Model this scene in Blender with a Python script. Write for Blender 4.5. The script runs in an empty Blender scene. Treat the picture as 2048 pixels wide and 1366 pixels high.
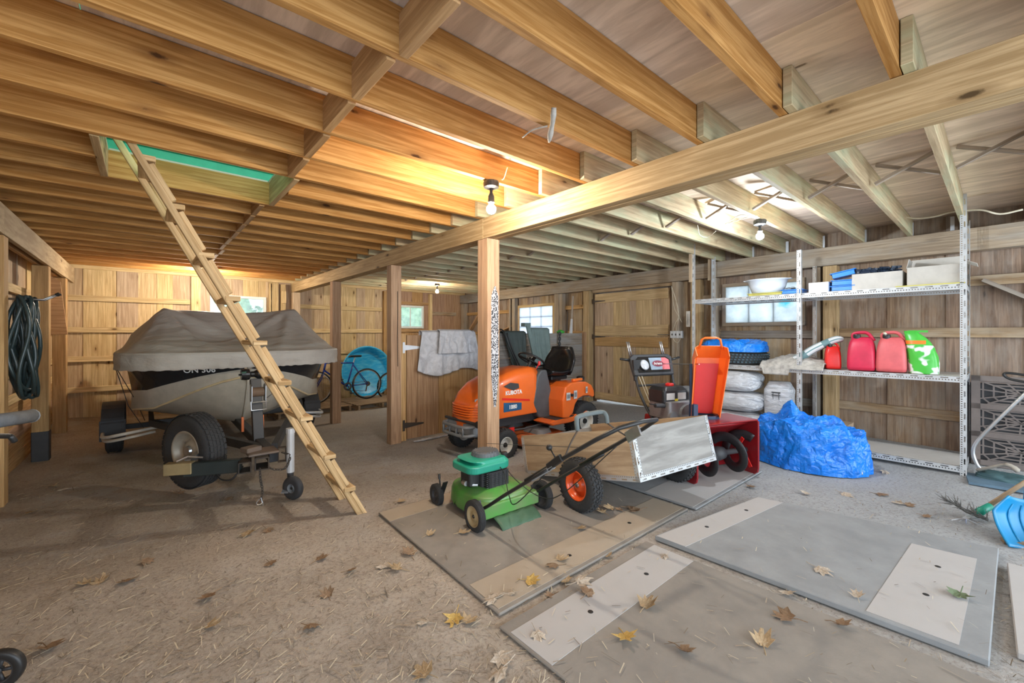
import bpy, math, random
from mathutils import Vector, Matrix, noise

# ------------------------------------------------------------------ scene, camera, light
S = bpy.context.scene
COL = S.collection
PI = math.pi
EYE = 1.42                                   # camera height
HZ, FPX = 667.0, 846.6                       # horizon row and focal length in pixels of the 2048 x 1366 frame
TH = math.atan2(979, 846.6)
FW = (math.cos(TH), math.sin(TH)); RT = (FW[1], -FW[0])
cd = bpy.data.cameras.new('camera'); cam = bpy.data.objects.new('camera', cd); COL.objects.link(cam)
cam.location = (0, 0, EYE); cam.rotation_euler = (PI/2, 0, -(PI/2 - TH))
cd.sensor_width = 36; cd.lens = 36*FPX/2048; cd.shift_y = -16/2048; cd.clip_start = .02
S.camera = cam
S.view_settings.view_transform = 'Standard'; S.view_settings.look = 'None'
S.view_settings.gamma = 1; S.view_settings.use_curve_mapping = False
S.view_settings.exposure = 0.35
S.cycles.use_denoising = True
S.cycles.max_bounces = 10; S.cycles.diffuse_bounces = 6; S.cycles.glossy_bounces = 4
S.cycles.transparent_max_bounces = 16; S.cycles.sample_clamp_indirect = 6
W = bpy.data.worlds.new('sky'); S.world = W; W.use_nodes = True
W.node_tree.nodes['Background'].inputs[0].default_value = (.74, .87, 1, 1)
W.node_tree.nodes['Background'].inputs[1].default_value = 2.3
def area_light(name, loc, rot, sx, sy, power, col):
    l = bpy.data.lights.new(name, 'AREA'); l.shape = 'RECTANGLE'; l.size = sx; l.size_y = sy; l.energy = power; l.color = col
    o = bpy.data.objects.new(name, l); COL.objects.link(o); o.location = loc; o.rotation_euler = rot; return o
# added fill lamp, stands in for daylight from an unseen opening behind the camera
area_light('daylight_fill', (3.0, -3.2, 1.25), (R90 := PI/2, 0, 0), 7.5, 2.3, 190, (.80, .90, 1))
# added green-tinted lamp hidden in the loft, lighting what shows through the hatch
area_light('loft_fill', (.3, 2.75, 3.05), (rad_ := 1.25, 0, 0), 1.2, .3, 5, (.45, 1, .68))
BULB_STRENGTH = {'A': 1350, 'B': 1250, 'C': 1300, 'D': 2000}

# ------------------------------------------------------------------ pixel helpers (2048 x 1366)
def atz(px, py, z):
    t = (z-EYE)*FPX/(HZ-py); r = (px-1024)/FPX*t
    return Vector((FW[0]*t+RT[0]*r, FW[1]*t+RT[1]*r, z))
def atX(px, py, X):
    r = (px-1024)/FPX; t = X/(FW[0]+RT[0]*r)
    return Vector((X, t*(FW[1]+RT[1]*r), EYE+(HZ-py)/FPX*t))
def atY(px, py, Y):
    r = (px-1024)/FPX; t = Y/(FW[1]+RT[1]*r)
    return Vector((t*(FW[0]+RT[0]*r), Y, EYE+(HZ-py)/FPX*t))
def fz(x, y):
    z = .12-.045*max(0, min(y-3, 4.7))
    if y > 7.5 and x < 1.5: z += .06*(y-7.5)*(1.5-x)/2.4
    if x > 5: z += .06*(x-5)
    return z
def fl(px, py):
    z = .1
    for _ in range(12):
        p = atz(px, py, z); z = fz(p.x, p.y)
    return Vector((p.x, p.y, z))

# ------------------------------------------------------------------ mesh builder
class MB:
    def __init__(s, seed=0): s.v = []; s.f = []; s.uv = []; s.m = []; s.rnd = random.Random(seed)
    def quad(s, pts, m=0, uv=None):
        b = len(s.v); s.v += [tuple(p) for p in pts]; n = len(pts)
        s.f.append(tuple(range(b, b+n))); s.m.append(m)
        s.uv.append(uv or [(0, 0)]*n)
        return s
    def box(s, c, d, rot=None, m=0):
        c = Vector(c); h = [x/2 for x in d]; b = len(s.v)
        cs = [Vector((sx*h[0], sy*h[1], sz*h[2])) for sx in (-1, 1) for sy in (-1, 1) for sz in (-1, 1)]
        for q in cs: s.v.append(tuple(c+(rot @ q if rot else q)))
        L = max(range(3), key=lambda i: d[i]); ou, ov = s.rnd.uniform(0, 50), s.rnd.uniform(0, 50)
        for fc in ((0, 1, 3, 2), (4, 6, 7, 5), (0, 4, 5, 1), (2, 3, 7, 6), (0, 2, 6, 4), (1, 5, 7, 3)):
            q = [cs[i] for i in fc]
            ax = [i for i in range(3) if max(p[i] for p in q)-min(p[i] for p in q) > 1e-9] or [0, 1]
            ax = [i for i in ax if i != L] if L in ax else ax
            if len(ax) == 1: uv = [(p[L]+ou, p[ax[0]]+ov) for p in q]
            else: uv = [(p[ax[0]]*.12+ou, p[ax[-1]]+ov) for p in q]
            s.f.append(tuple(b+i for i in fc)); s.m.append(m); s.uv.append(uv)
        return s
    def bar(s, p0, p1, w, h, up=(0, 0, 1), m=0):
        p0, p1 = Vector(p0), Vector(p1); d = p1-p0; L = d.length; x = d/L
        y = Vector(up).cross(x)
        if y.length < 1e-5: y = Vector((1, 0, 0)).cross(x) if abs(x.x) < .9 else Vector((0, 1, 0)).cross(x)
        y.normalize(); z = x.cross(y)
        R = Matrix((x, y, z)).transposed()
        return s.box((p0+p1)/2, (L, w, h), R, m)
    def ring(s, P, close=True, m=0, us=None, vs=None):
        """P: list of rings (lists of points) joined to a skin"""
        b = len(s.v); n = len(P[0])
        for r in P: s.v += [tuple(q) for q in r]
        for i in range(len(P)-1):
            for j in range(n if close else n-1):
                k = (j+1) % n
                s.f.append((b+i*n+j, b+i*n+k, b+(i+1)*n+k, b+(i+1)*n+j)); s.m.append(m)
                u0, u1 = (us[i], us[i+1]) if us else (i, i+1)
                v0, v1 = (vs[j], vs[j+1]) if vs else (j/n, (j+1)/n)
                s.uv.append([(u0, v0), (u0, v1), (u1, v1), (u1, v0)])
        return b, n
    def tube(s, pts, r, n=8, closed=False, caps=True, m=0, flat=1.0):
        pts = [Vector(p) for p in pts]; N = len(pts); rr = r if isinstance(r, (list, tuple)) else [r]*N
        T = []
        for i in range(N):
            a = pts[(i-1) % N] if (closed or i) else pts[0]; c = pts[(i+1) % N] if (closed or i < N-1) else pts[-1]
            T.append((c-a).normalized() if (c-a).length > 1e-9 else Vector((0, 0, 1)))
        nrm = T[0].orthogonal().normalized() if abs(T[0].z) > .95 else Vector((0, 0, 1)).cross(T[0]).normalized()
        P = []; us = []; u = 0
        for i in range(N):
            nrm = (nrm-T[i]*nrm.dot(T[i])).normalized(); bn = T[i].cross(nrm)
            P.append([pts[i]+(nrm*math.cos(2*PI*k/n)+bn*math.sin(2*PI*k/n)*flat)*rr[i] for k in range(n)])
            if i: u += (pts[i]-pts[i-1]).length
            us.append(u)
        if closed: P.append(P[0]); us.append(u+(pts[0]-pts[-1]).length)
        vs = [2*PI*(sum(rr)/N)*k/n for k in range(n+1)]
        b, _ = s.ring(P, True, m, us, vs)
        if caps and not closed:
            s.f.append(tuple(b+k for k in reversed(range(n)))); s.m.append(m); s.uv.append([(0, 0)]*n)
            e = b+(N-1)*n; s.f.append(tuple(e+k for k in range(n))); s.m.append(m); s.uv.append([(0, 0)]*n)
        return s
    def cyl(s, p0, p1, r, n=16, m=0, r1=None): return s.tube([p0, p1], [r, r if r1 is None else r1], n, m=m)
    def lathe(s, prof, o=(0, 0, 0), axis='z', n=24, m=0, a0=0, a1=2*PI):
        o = Vector(o); full = abs(a1-a0-2*PI) < 1e-6; P = []
        def pt(r, h, a):
            c, d = r*math.cos(a), r*math.sin(a)
            return o+(Vector((c, d, h)) if axis == 'z' else Vector((h, c, d)) if axis == 'x' else Vector((d, h, c)))
        for r, h in prof: P.append([pt(r, h, a0+(a1-a0)*k/n) for k in range(n if full else n+1)])
        us = [0]
        for i in range(1, len(prof)): us.append(us[-1]+math.hypot(prof[i][0]-prof[i-1][0], prof[i][1]-prof[i-1][1]))
        s.ring(P, full, m, us, [k/n*2*PI*max(p[0] for p in prof) for k in range(n+1)])
        return s
    def prism(s, poly, z0, z1, M=None, m=0):
        """poly (x,y) extruded z0..z1, mapped by matrix M"""
        M = M or Matrix.Identity(4); n = len(poly)
        A = [M @ Vector((x, y, z0)) for x, y in poly]; B = [M @ Vector((x, y, z1)) for x, y in poly]
        b = len(s.v); s.v += [tuple(p) for p in A+B]
        s.f.append(tuple(b+i for i in reversed(range(n)))); s.m.append(m); s.uv.append([poly[i] for i in reversed(range(n))])
        s.f.append(tuple(b+n+i for i in range(n))); s.m.append(m); s.uv.append([tuple(p) for p in poly])
        for i in range(n):
            j = (i+1) % n; s.f.append((b+i, b+j, b+n+j, b+n+i)); s.m.append(m)
            s.uv.append([(poly[i][0], z0), (poly[j][0], z0), (poly[j][0], z1), (poly[i][0], z1)])
        return s
    def grid(s, fn, nu, nv, m=0, closeu=False):
        b = len(s.v)
        for i in range(nu+1):
            for j in range(nv+1): s.v.append(tuple(fn(i/nu, j/nv)))
        for i in range(nu):
            for j in range(nv):
                a = b+i*(nv+1)+j; s.f.append((a, a+nv+1, a+nv+2, a+1)); s.m.append(m)
                s.uv.append([(i/nu, j/nv), ((i+1)/nu, j/nv), ((i+1)/nu, (j+1)/nv), (i/nu, (j+1)/nv)])
        return s
    def build(s, name, mats, parent=None, smooth=False, bevel=0, seg=1, solid=0, sub=0, weld=False):
        me = bpy.data.meshes.new(name); me.from_pydata(s.v, [], s.f)
        if not isinstance(mats, (list, tuple)): mats = [mats]
        for q in mats: me.materials.append(q)
        ul = me.uv_layers.new(name='uv'); fl_ = []
        for uv in s.uv:
            for a in uv: fl_ += [a[0], a[1]]
        ul.data.foreach_set('uv', fl_)
        me.polygons.foreach_set('material_index', s.m)
        if smooth: me.polygons.foreach_set('use_smooth', [True]*len(s.f))
        me.update()
        o = bpy.data.objects.new(name, me); COL.objects.link(o)
        if parent: o.parent = parent
        if weld: w = o.modifiers.new('w', 'WELD'); w.merge_threshold = .0005
        if solid: q = o.modifiers.new('s', 'SOLIDIFY'); q.thickness = solid; q.offset = 0
        if bevel: q = o.modifiers.new('b', 'BEVEL'); q.width = bevel; q.segments = seg; q.limit_method = 'ANGLE'; q.angle_limit = .7
        if sub: q = o.modifiers.new('u', 'SUBSURF'); q.levels = sub; q.render_levels = sub
        return o

def empty(name, loc, rz=0, label=None, cat=None, group=None):
    o = bpy.data.objects.new(name, None); o.empty_display_size = .1; COL.objects.link(o)
    o.location = loc; o.rotation_euler = (0, 0, rz)
    return tag(o, label, cat, group)
def tag(o, label=None, cat=None, group=None, kind=None):
    if label: o['label'] = label
    if cat: o['category'] = cat
    if group: o['group'] = group
    if kind: o['kind'] = kind
    return o
def struct(o): o['kind'] = 'structure'; return o
def rad(a): return a*PI/180
def RX(a): return Matrix.Rotation(a, 3, 'X')
def RY(a): return Matrix.Rotation(a, 3, 'Y')
def RZ(a): return Matrix.Rotation(a, 3, 'Z')
def copy_tree(o, parent=None):
    c = o.copy(); COL.objects.link(c)
    if parent: c.parent = parent
    for ch in list(o.children): copy_tree(ch, c)
    return c
def arc(c, r, a0, a1, n, plane='xz'):
    out = []
    for i in range(n+1):
        a = a0+(a1-a0)*i/n; u, v = r*math.cos(a), r*math.sin(a)
        out.append(Vector(c)+(Vector((u, 0, v)) if plane == 'xz' else Vector((0, u, v)) if plane == 'yz' else Vector((u, v, 0))))
    return out
def smooth_path(pts, k=6):
    """Catmull-Rom through pts"""
    P = [Vector(p) for p in pts]; P = [P[0]*2-P[1]]+P+[P[-1]*2-P[-2]]; out = []
    for i in range(1, len(P)-2):
        a, b, c, d = P[i-1:i+3]
        for j in range(k):
            t = j/k
            out.append(.5*((2*b)+(c-a)*t+(2*a-5*b+4*c-d)*t*t+(3*b-a-3*c+d)*t**3))
    out.append(P[-2]); return out
def text(s, size, mat, loc, rot, parent, name='lettering', ext=.001, bold=0, sx=1):
    cu = bpy.data.curves.new(name, 'FONT'); cu.body = s; cu.size = size; cu.extrude = ext; cu.offset = bold
    cu.align_x = 'CENTER'; cu.align_y = 'CENTER'; cu.resolution_u = 3
    t = bpy.data.objects.new('t', cu); COL.objects.link(t)
    bpy.context.view_layer.update()
    me = bpy.data.meshes.new_from_object(t.evaluated_get(bpy.context.evaluated_depsgraph_get()))
    bpy.data.objects.remove(t); me.name = name; me.materials.clear(); me.materials.append(mat)
    o = bpy.data.objects.new(name, me); COL.objects.link(o); o.parent = parent
    o.location = loc; o.rotation_euler = rot; o.scale = (sx, 1, 1); return o

# ------------------------------------------------------------------ materials
def NT(name):
    m = bpy.data.materials.new(name); m.use_nodes = True; nt = m.node_tree
    return m, nt, nt.nodes['Principled BSDF']
def N(nt, t, **k):
    n = nt.nodes.new(t)
    for a, b in k.items():
        if isinstance(a, str) and hasattr(n, a): setattr(n, a, b)
    return n
def inp(n, **k):
    for a, b in k.items(): n.inputs[a.replace('_', ' ')].default_value = b
    return n
def rgb(c): return (c[0], c[1], c[2], 1)
def mixc(nt, f, a, b, mode='MIX'):
    n = nt.nodes.new('ShaderNodeMix'); n.data_type = 'RGBA'; n.blend_type = mode
    for i, v in ((0, f), (6, a), (7, b)):
        if isinstance(v, bpy.types.NodeSocket): nt.links.new(v, n.inputs[i])
        else: n.inputs[i].default_value = v if i == 0 else rgb(v)
    return n.outputs[2]
def ramp(nt, src, stops):
    r = nt.nodes.new('ShaderNodeValToRGB'); nt.links.new(src, r.inputs[0])
    while len(r.color_ramp.elements) < len(stops): r.color_ramp.elements.new(.5)
    for e, (p, c) in zip(r.color_ramp.elements, stops):
        e.position = p; e.color = rgb(c) if isinstance(c, (tuple, list)) else (c, c, c, 1)
    return r.outputs[0]
def math_(nt, op, a, b=None, c=None):
    n = nt.nodes.new('ShaderNodeMath'); n.operation = op
    for i, v in enumerate((a, b, c)):
        if v is None: continue
        if isinstance(v, bpy.types.NodeSocket): nt.links.new(v, n.inputs[i])
        else: n.inputs[i].default_value = v
    return n.outputs[0]
def noise_(nt, vec, scale, detail=4, rough=.55, dist=0):
    n = nt.nodes.new('ShaderNodeTexNoise'); n.inputs['Scale'].default_value = scale; n.inputs['Detail'].default_value = detail
    n.inputs['Roughness'].default_value = rough; n.inputs['Distortion'].default_value = dist
    if vec: nt.links.new(vec, n.inputs['Vector'])
    return n.outputs[0]
def mapping(nt, vec, sc=(1, 1, 1), loc=(0, 0, 0)):
    n = nt.nodes.new('ShaderNodeMapping'); n.inputs['Scale'].default_value = sc; n.inputs['Location'].default_value = loc
    nt.links.new(vec, n.inputs['Vector']); return n.outputs[0]
def bump(nt, h, bsdf, strength=.3, dist=.01):
    n = nt.nodes.new('ShaderNodeBump'); n.inputs['Strength'].default_value = strength; n.inputs['Distance'].default_value = dist
    nt.links.new(h, n.inputs['Height']); nt.links.new(n.outputs[0], bsdf.inputs['Normal'])

def wood(name, c1, c2, dark, var=.25, knots=.5, rough=.75, grain=26, moss=None, stain=.3, pale=None):
    m, nt, b = NT(name); L = nt.links
    uv = N(nt, 'ShaderNodeUVMap').outputs[0]; geo = N(nt, 'ShaderNodeNewGeometry'); oi = N(nt, 'ShaderNodeObjectInfo')
    isl = geo.outputs['Random Per Island']
    add = nt.nodes.new('ShaderNodeVectorMath'); add.operation = 'ADD'; L.new(uv, add.inputs[0])
    cmb = N(nt, 'ShaderNodeCombineXYZ'); L.new(math_(nt, 'MULTIPLY', isl, 37.0), cmb.inputs[0]); L.new(math_(nt, 'MULTIPLY', oi.outputs['Random'], 53.0), cmb.inputs[1])
    L.new(cmb.outputs[0], add.inputs[1]); vec = add.outputs[0]
    g1 = noise_(nt, mapping(nt, vec, (1.1, grain, 1)), 1.6, 5, .6, .6)
    g2 = noise_(nt, mapping(nt, vec, (3.5, grain*5, 1)), 1.5, 3, .6)
    big = noise_(nt, mapping(nt, vec, (.9, 3, 1)), 1.2, 3, .5)
    c = mixc(nt, ramp(nt, g1, [(.38, 0), (.58, 1)]), c1, tuple(x*.86 for x in c2))
    c = mixc(nt, math_(nt, 'MULTIPLY', ramp(nt, g2, [(.52, 0), (.75, 1)]), .35), c, dark)
    c = mixc(nt, math_(nt, 'MULTIPLY', ramp(nt, big, [(.5, 0), (.78, 1)]), stain), c, dark)
    if pale: c = mixc(nt, math_(nt, 'MULTIPLY', ramp(nt, big, [(.25, 1), (.48, 0)]), .6), c, pale)
    # knots
    vo = nt.nodes.new('ShaderNodeTexVoronoi'); vo.inputs['Scale'].default_value = 1.0; vo.inputs['Randomness'].default_value = 1
    L.new(mapping(nt, vec, (2.6, 7.5, 1)), vo.inputs['Vector'])
    sep = nt.nodes.new('ShaderNodeSeparateColor'); L.new(vo.outputs['Color'], sep.inputs[0])
    has = math_(nt, 'GREATER_THAN', sep.outputs[0], 1-knots*.55)
    dst = math_(nt, 'ADD', vo.outputs['Distance'], math_(nt, 'MULTIPLY', math_(nt, 'SUBTRACT', noise_(nt, vec, 60, 2), .5), .05))
    core = math_(nt, 'MULTIPLY', has, ramp(nt, dst, [(.07, 1), (.11, 0)]))
    halo = math_(nt, 'MULTIPLY', has, ramp(nt, dst, [(.1, .55), (.26, 0)]))
    c = mixc(nt, halo, c, dark); c = mixc(nt, core, c, tuple(x*.42 for x in dark))
    if moss:
        tc = N(nt, 'ShaderNodeTexCoord').outputs['Object']
        mm = ramp(nt, noise_(nt, mapping(nt, vec, (1.4, 5, 1)), 1.1, 5, .6), [(.44, 0), (.62, 1)])
        c = mixc(nt, math_(nt, 'MULTIPLY', mm, moss[3]), c, moss[:3])
    v = math_(nt, 'MULTIPLY_ADD', math_(nt, 'ADD', isl, oi.outputs['Random']), var, 1-var)
    hs = nt.nodes.new('ShaderNodeHueSaturation'); L.new(c, hs.inputs['Color']); L.new(v, hs.inputs['Value'])
    L.new(math_(nt, 'MULTIPLY_ADD', isl, .3, .85), hs.inputs['Saturation']); L.new(math_(nt, 'MULTIPLY_ADD', isl, .02, .49), hs.inputs['Hue'])
    L.new(hs.outputs[0], b.inputs['Base Color']); b.inputs['Roughness'].default_value = rough
    b.inputs['Specular IOR Level'].default_value = .25
    bump(nt, math_(nt, 'ADD', g1, math_(nt, 'MULTIPLY', g2, .5)), b, .25, .004)
    return m
def plain(name, c, rough=.5, metal=0, var=.12, sc=8, spec=.5, bmp=0, coat=0, dark=None, bsc=None):
    m, nt, b = NT(name); tc = N(nt, 'ShaderNodeTexCoord').outputs['Object']
    f = ramp(nt, noise_(nt, tc, sc, 5, .6), [(.35, 0), (.68, 1)])
    c2 = dark or tuple(x*(1-var*2) for x in c)
    col = mixc(nt, f, c, c2) if dark is None else mixc(nt, math_(nt, 'MULTIPLY', f, var), c, c2)
    nt.links.new(col, b.inputs['Base Color']); b.inputs['Roughness'].default_value = rough; b.inputs['Metallic'].default_value = metal
    b.inputs['Specular IOR Level'].default_value = spec; b.inputs['Coat Weight'].default_value = coat
    if bmp: bump(nt, noise_(nt, tc, bsc or sc*3, 4, .6), b, bmp, .006)
    return m
M = {}
M['pine'] = wood('pine', (.50, .275, .13), (.385, .185, .078), (.16, .066, .03), .24, .7)
M['pine_pale'] = wood('pine_pale', (.64, .485, .30), (.54, .38, .215), (.27, .155, .075), .30, .8, stain=.3)
M['pine_brown'] = wood('pine_brown', (.47, .295, .17), (.38, .22, .12), (.16, .085, .045), .22, .5)
M['beam'] = wood('beam', (.52, .375, .235), (.42, .285, .165), (.19, .115, .06), .12, .9, stain=.4)
M['post'] = wood('post', (.56, .36, .20), (.46, .28, .15), (.19, .10, .055), .2, .7)
M['grey_wood'] = wood('grey_wood', (.42, .33, .25), (.33, .25, .185), (.14, .10, .075), .2, .5, moss=(.36, .36, .34, .4))
M['grey_plank'] = wood('grey_plank', (.31, .265, .225), (.235, .195, .165), (.09, .07, .055), .25, .4, moss=(.30, .31, .31, .5))
M['barn_board'] = wood('barn_board', (.34, .235, .15), (.25, .165, .105), (.11, .065, .04), .38, .6, moss=(.40, .36, .30, .45))
M['moss_joist'] = wood('moss_joist', (.52, .40, .27), (.43, .32, .21), (.20, .13, .08), .15, .4, moss=(.40, .44, .30, .55))
M['deck'] = wood('deck', (.78, .64, .515), (.68, .545, .425), (.42, .30, .21), .28, .3, grain=7, stain=.3)
M['ladder'] = wood('ladder', (.56, .40, .25), (.46, .305, .175), (.22, .125, .06), .2, .5)
M['cart_ply'] = wood('cart_ply', (.52, .40, .27), (.44, .32, .21), (.22, .14, .09), .1, .5, grain=10)
M['cart_grey'] = wood('cart_grey', (.34, .325, .30), (.27, .255, .235), (.24, .22, .20), .1, .3, grain=9)
M['pallet'] = wood('pallet', (.40, .30, .20), (.31, .22, .14), (.12, .08, .05), .25, .3)
M['door_wood'] = wood('door_wood', (.60, .44, .28), (.50, .35, .21), (.22, .13, .07), .25, .8)
M['door_rail'] = wood('door_rail', (.50, .31, .17), (.42, .25, .13), (.2, .11, .05), .2, .5)
M['black'] = plain('black', (.018, .018, .018), .45)
M['black_shiny'] = plain('black_shiny', (.014, .014, .015), .18, spec=.6)
M['tread'] = plain('tread', (.035, .035, .036), .85, bmp=.4, sc=60)
M['dusty_rubber'] = plain('dusty_rubber', (.055, .053, .05), .85, var=.5, dark=(.16, .14, .115), sc=9)
M['steel'] = plain('steel', (.55, .56, .57), .35, .9)
M['galv'] = plain('galv', (.62, .64, .66), .5, .35, var=.06)
M['white'] = plain('white', (.78, .78, .76), .5, var=.04)
M['cream'] = plain('cream', (.66, .62, .54), .5)
M['orange'] = plain('orange', (.83, .15, .018), .32, coat=.4, var=.04)
M['orange_bright'] = plain('orange_bright', (.92, .20, .03), .4, var=.04)
M['red'] = plain('red', (.27, .012, .016), .3, coat=.3, var=.06)
M['red_plastic'] = plain('red_plastic', (.72, .02, .015), .4, var=.04)
M['dark'] = plain('dark', (.045, .045, .048), .6)
M['grey'] = plain('grey', (.22, .23, .24), .55)
M['iron'] = plain('iron', (.06, .055, .05), .6, .5, var=.5, dark=(.16, .10, .06))
M['cable'] = plain('cable', (.75, .68, .52), .6)
# ------------------------------------------------------------------ setting
YB = 9.85                        # back wall boards
def hx(y): return 6.20+.04*y     # front of the header along the right wall
M['dirt'], nt, b = NT('dirt')
tc = N(nt, 'ShaderNodeTexCoord').outputs['Object']
n1 = noise_(nt, tc, .7, 6, .62); n2 = noise_(nt, tc, 5, 8, .7); n3 = noise_(nt, tc, 55, 6, .75, .5)
c = mixc(nt, ramp(nt, n1, [(.38, 0), (.62, 1)]), (.46, .40, .335), (.33, .28, .23))
c = mixc(nt, math_(nt, 'MULTIPLY', ramp(nt, n2, [(.42, 0), (.7, 1)]), .5), c, (.50, .45, .385))
sx = N(nt, 'ShaderNodeSeparateXYZ'); nt.links.new(tc, sx.inputs[0])
gx = ramp(nt, math_(nt, 'ADD', math_(nt, 'MULTIPLY', sx.outputs[0], .14), math_(nt, 'MULTIPLY', n1, .5)), [(.42, 0), (.78, 1)])
c = mixc(nt, gx, c, (.375, .385, .39))          # cool grey of the daylight painted into the floor towards the shelving
c = mixc(nt, math_(nt, 'MULTIPLY', ramp(nt, n3, [(.5, 0), (.66, 1)]), .6), c, (.13, .10, .075))
c = mixc(nt, math_(nt, 'MULTIPLY', ramp(nt, n3, [(.3, 1), (.42, 0)]), .5), c, (.56, .51, .45))
ad = noise_(nt, tc, 1.3, 7, .7)
ashm = math_(nt, 'MULTIPLY', ramp(nt, ad, [(.52, 0), (.62, 1)]), .7)
c = mixc(nt, math_(nt, 'MULTIPLY', ashm, ramp(nt, math_(nt, 'MULTIPLY', sx.outputs[1], .2), [(.5, 0), (.7, 1)])), c, (.42, .40, .38))
nt.links.new(c, b.inputs['Base Color']); b.inputs['Roughness'].default_value = .95; b.inputs['Specular IOR Level'].default_value = .1
bump(nt, math_(nt, 'ADD', n2, math_(nt, 'MULTIPLY', n3, .8)), b, .55, .02)
mb = MB()
def ground(u, v):
    x = -1.5+8.9*u; y = -3.6+14*v
    k = noise.fractal(Vector((x*1.3, y*1.3, 0)), 1, 2, 4)*.012+noise.fractal(Vector((x*7, y*7, 3)), 1, 2, 3)*.004
    if x > 1.1 and x < 4.4 and -1.6 < y < 3.0: k *= .3
    return (x, y, fz(x, y)+k)
mb.grid(ground, 150, 230)
fo = mb.build('floor', M['dirt'], smooth=True); struct(fo)

# boarded walls: vertical boards, each with its own depth and tone, nailers across as children
def boards(mb, a, b_, z0, z1, n_out, seed, wmin=.16, wmax=.27, th=.022, gaps=()):
    """vertical boards from a to b_ (2D), n_out: outward normal; gaps: (s0,s1,z0,z1) openings in metres along"""
    rr = random.Random(seed); a = Vector(a).to_2d(); b_ = Vector(b_).to_2d(); d = b_-a; L = d.length; d.normalize(); s = 0; odd = False
    while s < L-.01:
        w = min(rr.uniform(wmin, wmax), L-s)
        cuts = [s, s+w]
        for g in gaps:
            for q in g[:2]:
                if s < q < s+w: cuts.append(q)
        cuts.sort()
        for c0, c1 in zip(cuts, cuts[1:]):
            if c1-c0 < .004: continue
            mid = (c0+c1)/2; spans = [(z0, z1)]
            for g in gaps:
                if g[0] <= mid <= g[1]:
                    ns = []
                    for p, q in spans:
                        if g[2] > p: ns.append((p, min(q, g[2])))
                        if g[3] < q: ns.append((max(p, g[3]), q))
                    spans = ns
            off = rr.uniform(0, .004)+(.012 if odd else 0); odd = not odd
            for p, q in spans:
                if q-p < .02: continue
                cc = a+d*mid+Vector(n_out)*(off+th/2)
                ang = math.atan2(d.y, d.x)
                mb.box((cc.x, cc.y, (p+q)/2), (c1-c0+.008, th, q-p), RZ(ang))
        s += w
# back wall: left part pale pine, right part brown
WIN1 = (.92, 1.86, 1.52, 2.16); WIN2 = (4.72, 5.46, 1.55, 2.13)
mb = MB(1); boards(mb, (-1.25, YB), (4.45, YB), -.3, 2.66, (0, 1), 5, gaps=[(WIN1[0]+1.25, WIN1[1]+1.25, WIN1[2], WIN1[3])])
wb = mb.build('wall_back', M['pine_pale']); struct(wb)
mb = MB(2); boards(mb, (4.45, YB), (6.9, YB), -.3, 2.66, (0, 1), 8, .28, .42, gaps=[(WIN2[0]-4.45, WIN2[1]-4.45, WIN2[2], WIN2[3])])
wb2 = mb.build('board_panel', M['pine_brown'], wb)
def nailer(parent, p0, p1, w, h, mat, name='nailer', up=(0, 0, 1)):
    q = MB(hash(str(p0)) % 999); q.bar(p0, p1, w, h, up); return q.build(name, mat, parent, bevel=.002)
for z in (2.0, 1.48, 1.0, .50):
    nailer(wb, (-1.1, YB-.02, z), (.62 if z > 1.2 else 2.3, YB-.02, z), .035, .09, M['pine_pale'])
    nailer(wb, (2.42, YB-.02, z), (4.33, YB-.02, z), .035, .09, M['pine_pale'])
nailer(wb, (5.70, YB-.02, 1.95), (6.46, YB-.02, 1.95), .035, .09, M['barn_board'])
nailer(wb, (4.60, YB-.02, 1.49), (5.60, YB-.02, 1.49), .035, .07, M['pine_brown'])
nailer(wb, (4.60, YB-.02, 2.19), (5.60, YB-.02, 2.19), .035, .07, M['pine_brown'])
for x, w, zt, mt in ((.70, .14, 2.47, 'pine_pale'), (2.0, .14, 2.44, 'pine_pale'), (2.16, .09, 2.44, 'pine_pale'), (1.93, .04, 2.44, 'pine_pale'), (4.40, .10, 2.45, 'door_rail'), (5.64, .07, 2.45, 'pine_pale')):
    nailer(wb, (x, YB-.05, -.2), (x, YB-.05, zt), w, .09, M[mt], 'stud', up=(0, 1, 0))
nailer(wb, (2.16, YB-.12, 2.05), (2.16, YB-.12, 2.30), .09, .015, M['pine_pale'], 'block', up=(0, 1, 0))
q = MB(3); q.box((2.07, YB-.11, 1.70), (.19, .03, .14)); o = q.build('red_block', plain('brick_red', (.33, .10, .065), .8), wb); o['label'] = 'flat red block fixed to the wall framing'
nailer(wb, (-1.3, YB-.015, 2.565), (6.9, YB-.015, 2.565), .04, .17, M['pine_pale'], 'rim_board')
# windows
def win(name, c, w, h, axis, cols, rows, fr, mat_f, mat_g, t=.035, sill=True, mt=.012):
    """axis 'x': window plane spans x (back wall); 'y': spans along the right wall"""
    e = empty(name, c, 0 if axis == 'x' else PI/2+math.atan(-.04)); e['kind'] = 'structure'
    q = MB(7)
    q.box((0, 0, h/2+fr/2), (w+2*fr, .06, fr)); q.box((0, 0, -h/2-fr/2), (w+2*fr, .06, fr))
    for s in (-1, 1): q.box((s*(w/2+fr/2), 0, 0), (fr, .06, h))
    q.build('window_frame', mat_f, e, bevel=.003)
    q = MB(); q.box((0, .015, 0), (w, .005, h)); q.build('pane', mat_g, e)
    q = MB()
    for i in range(1, cols): q.box((-w/2+w*i/cols, -.002, 0), (mt, .02, h))
    for i in range(1, rows): q.box((0, -.002, -h/2+h*i/rows), (w, .02, mt))
    if cols > 1 or rows > 1: q.build('muntins', mat_f if mt > .02 else M['grey'], e)
    return e
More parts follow.
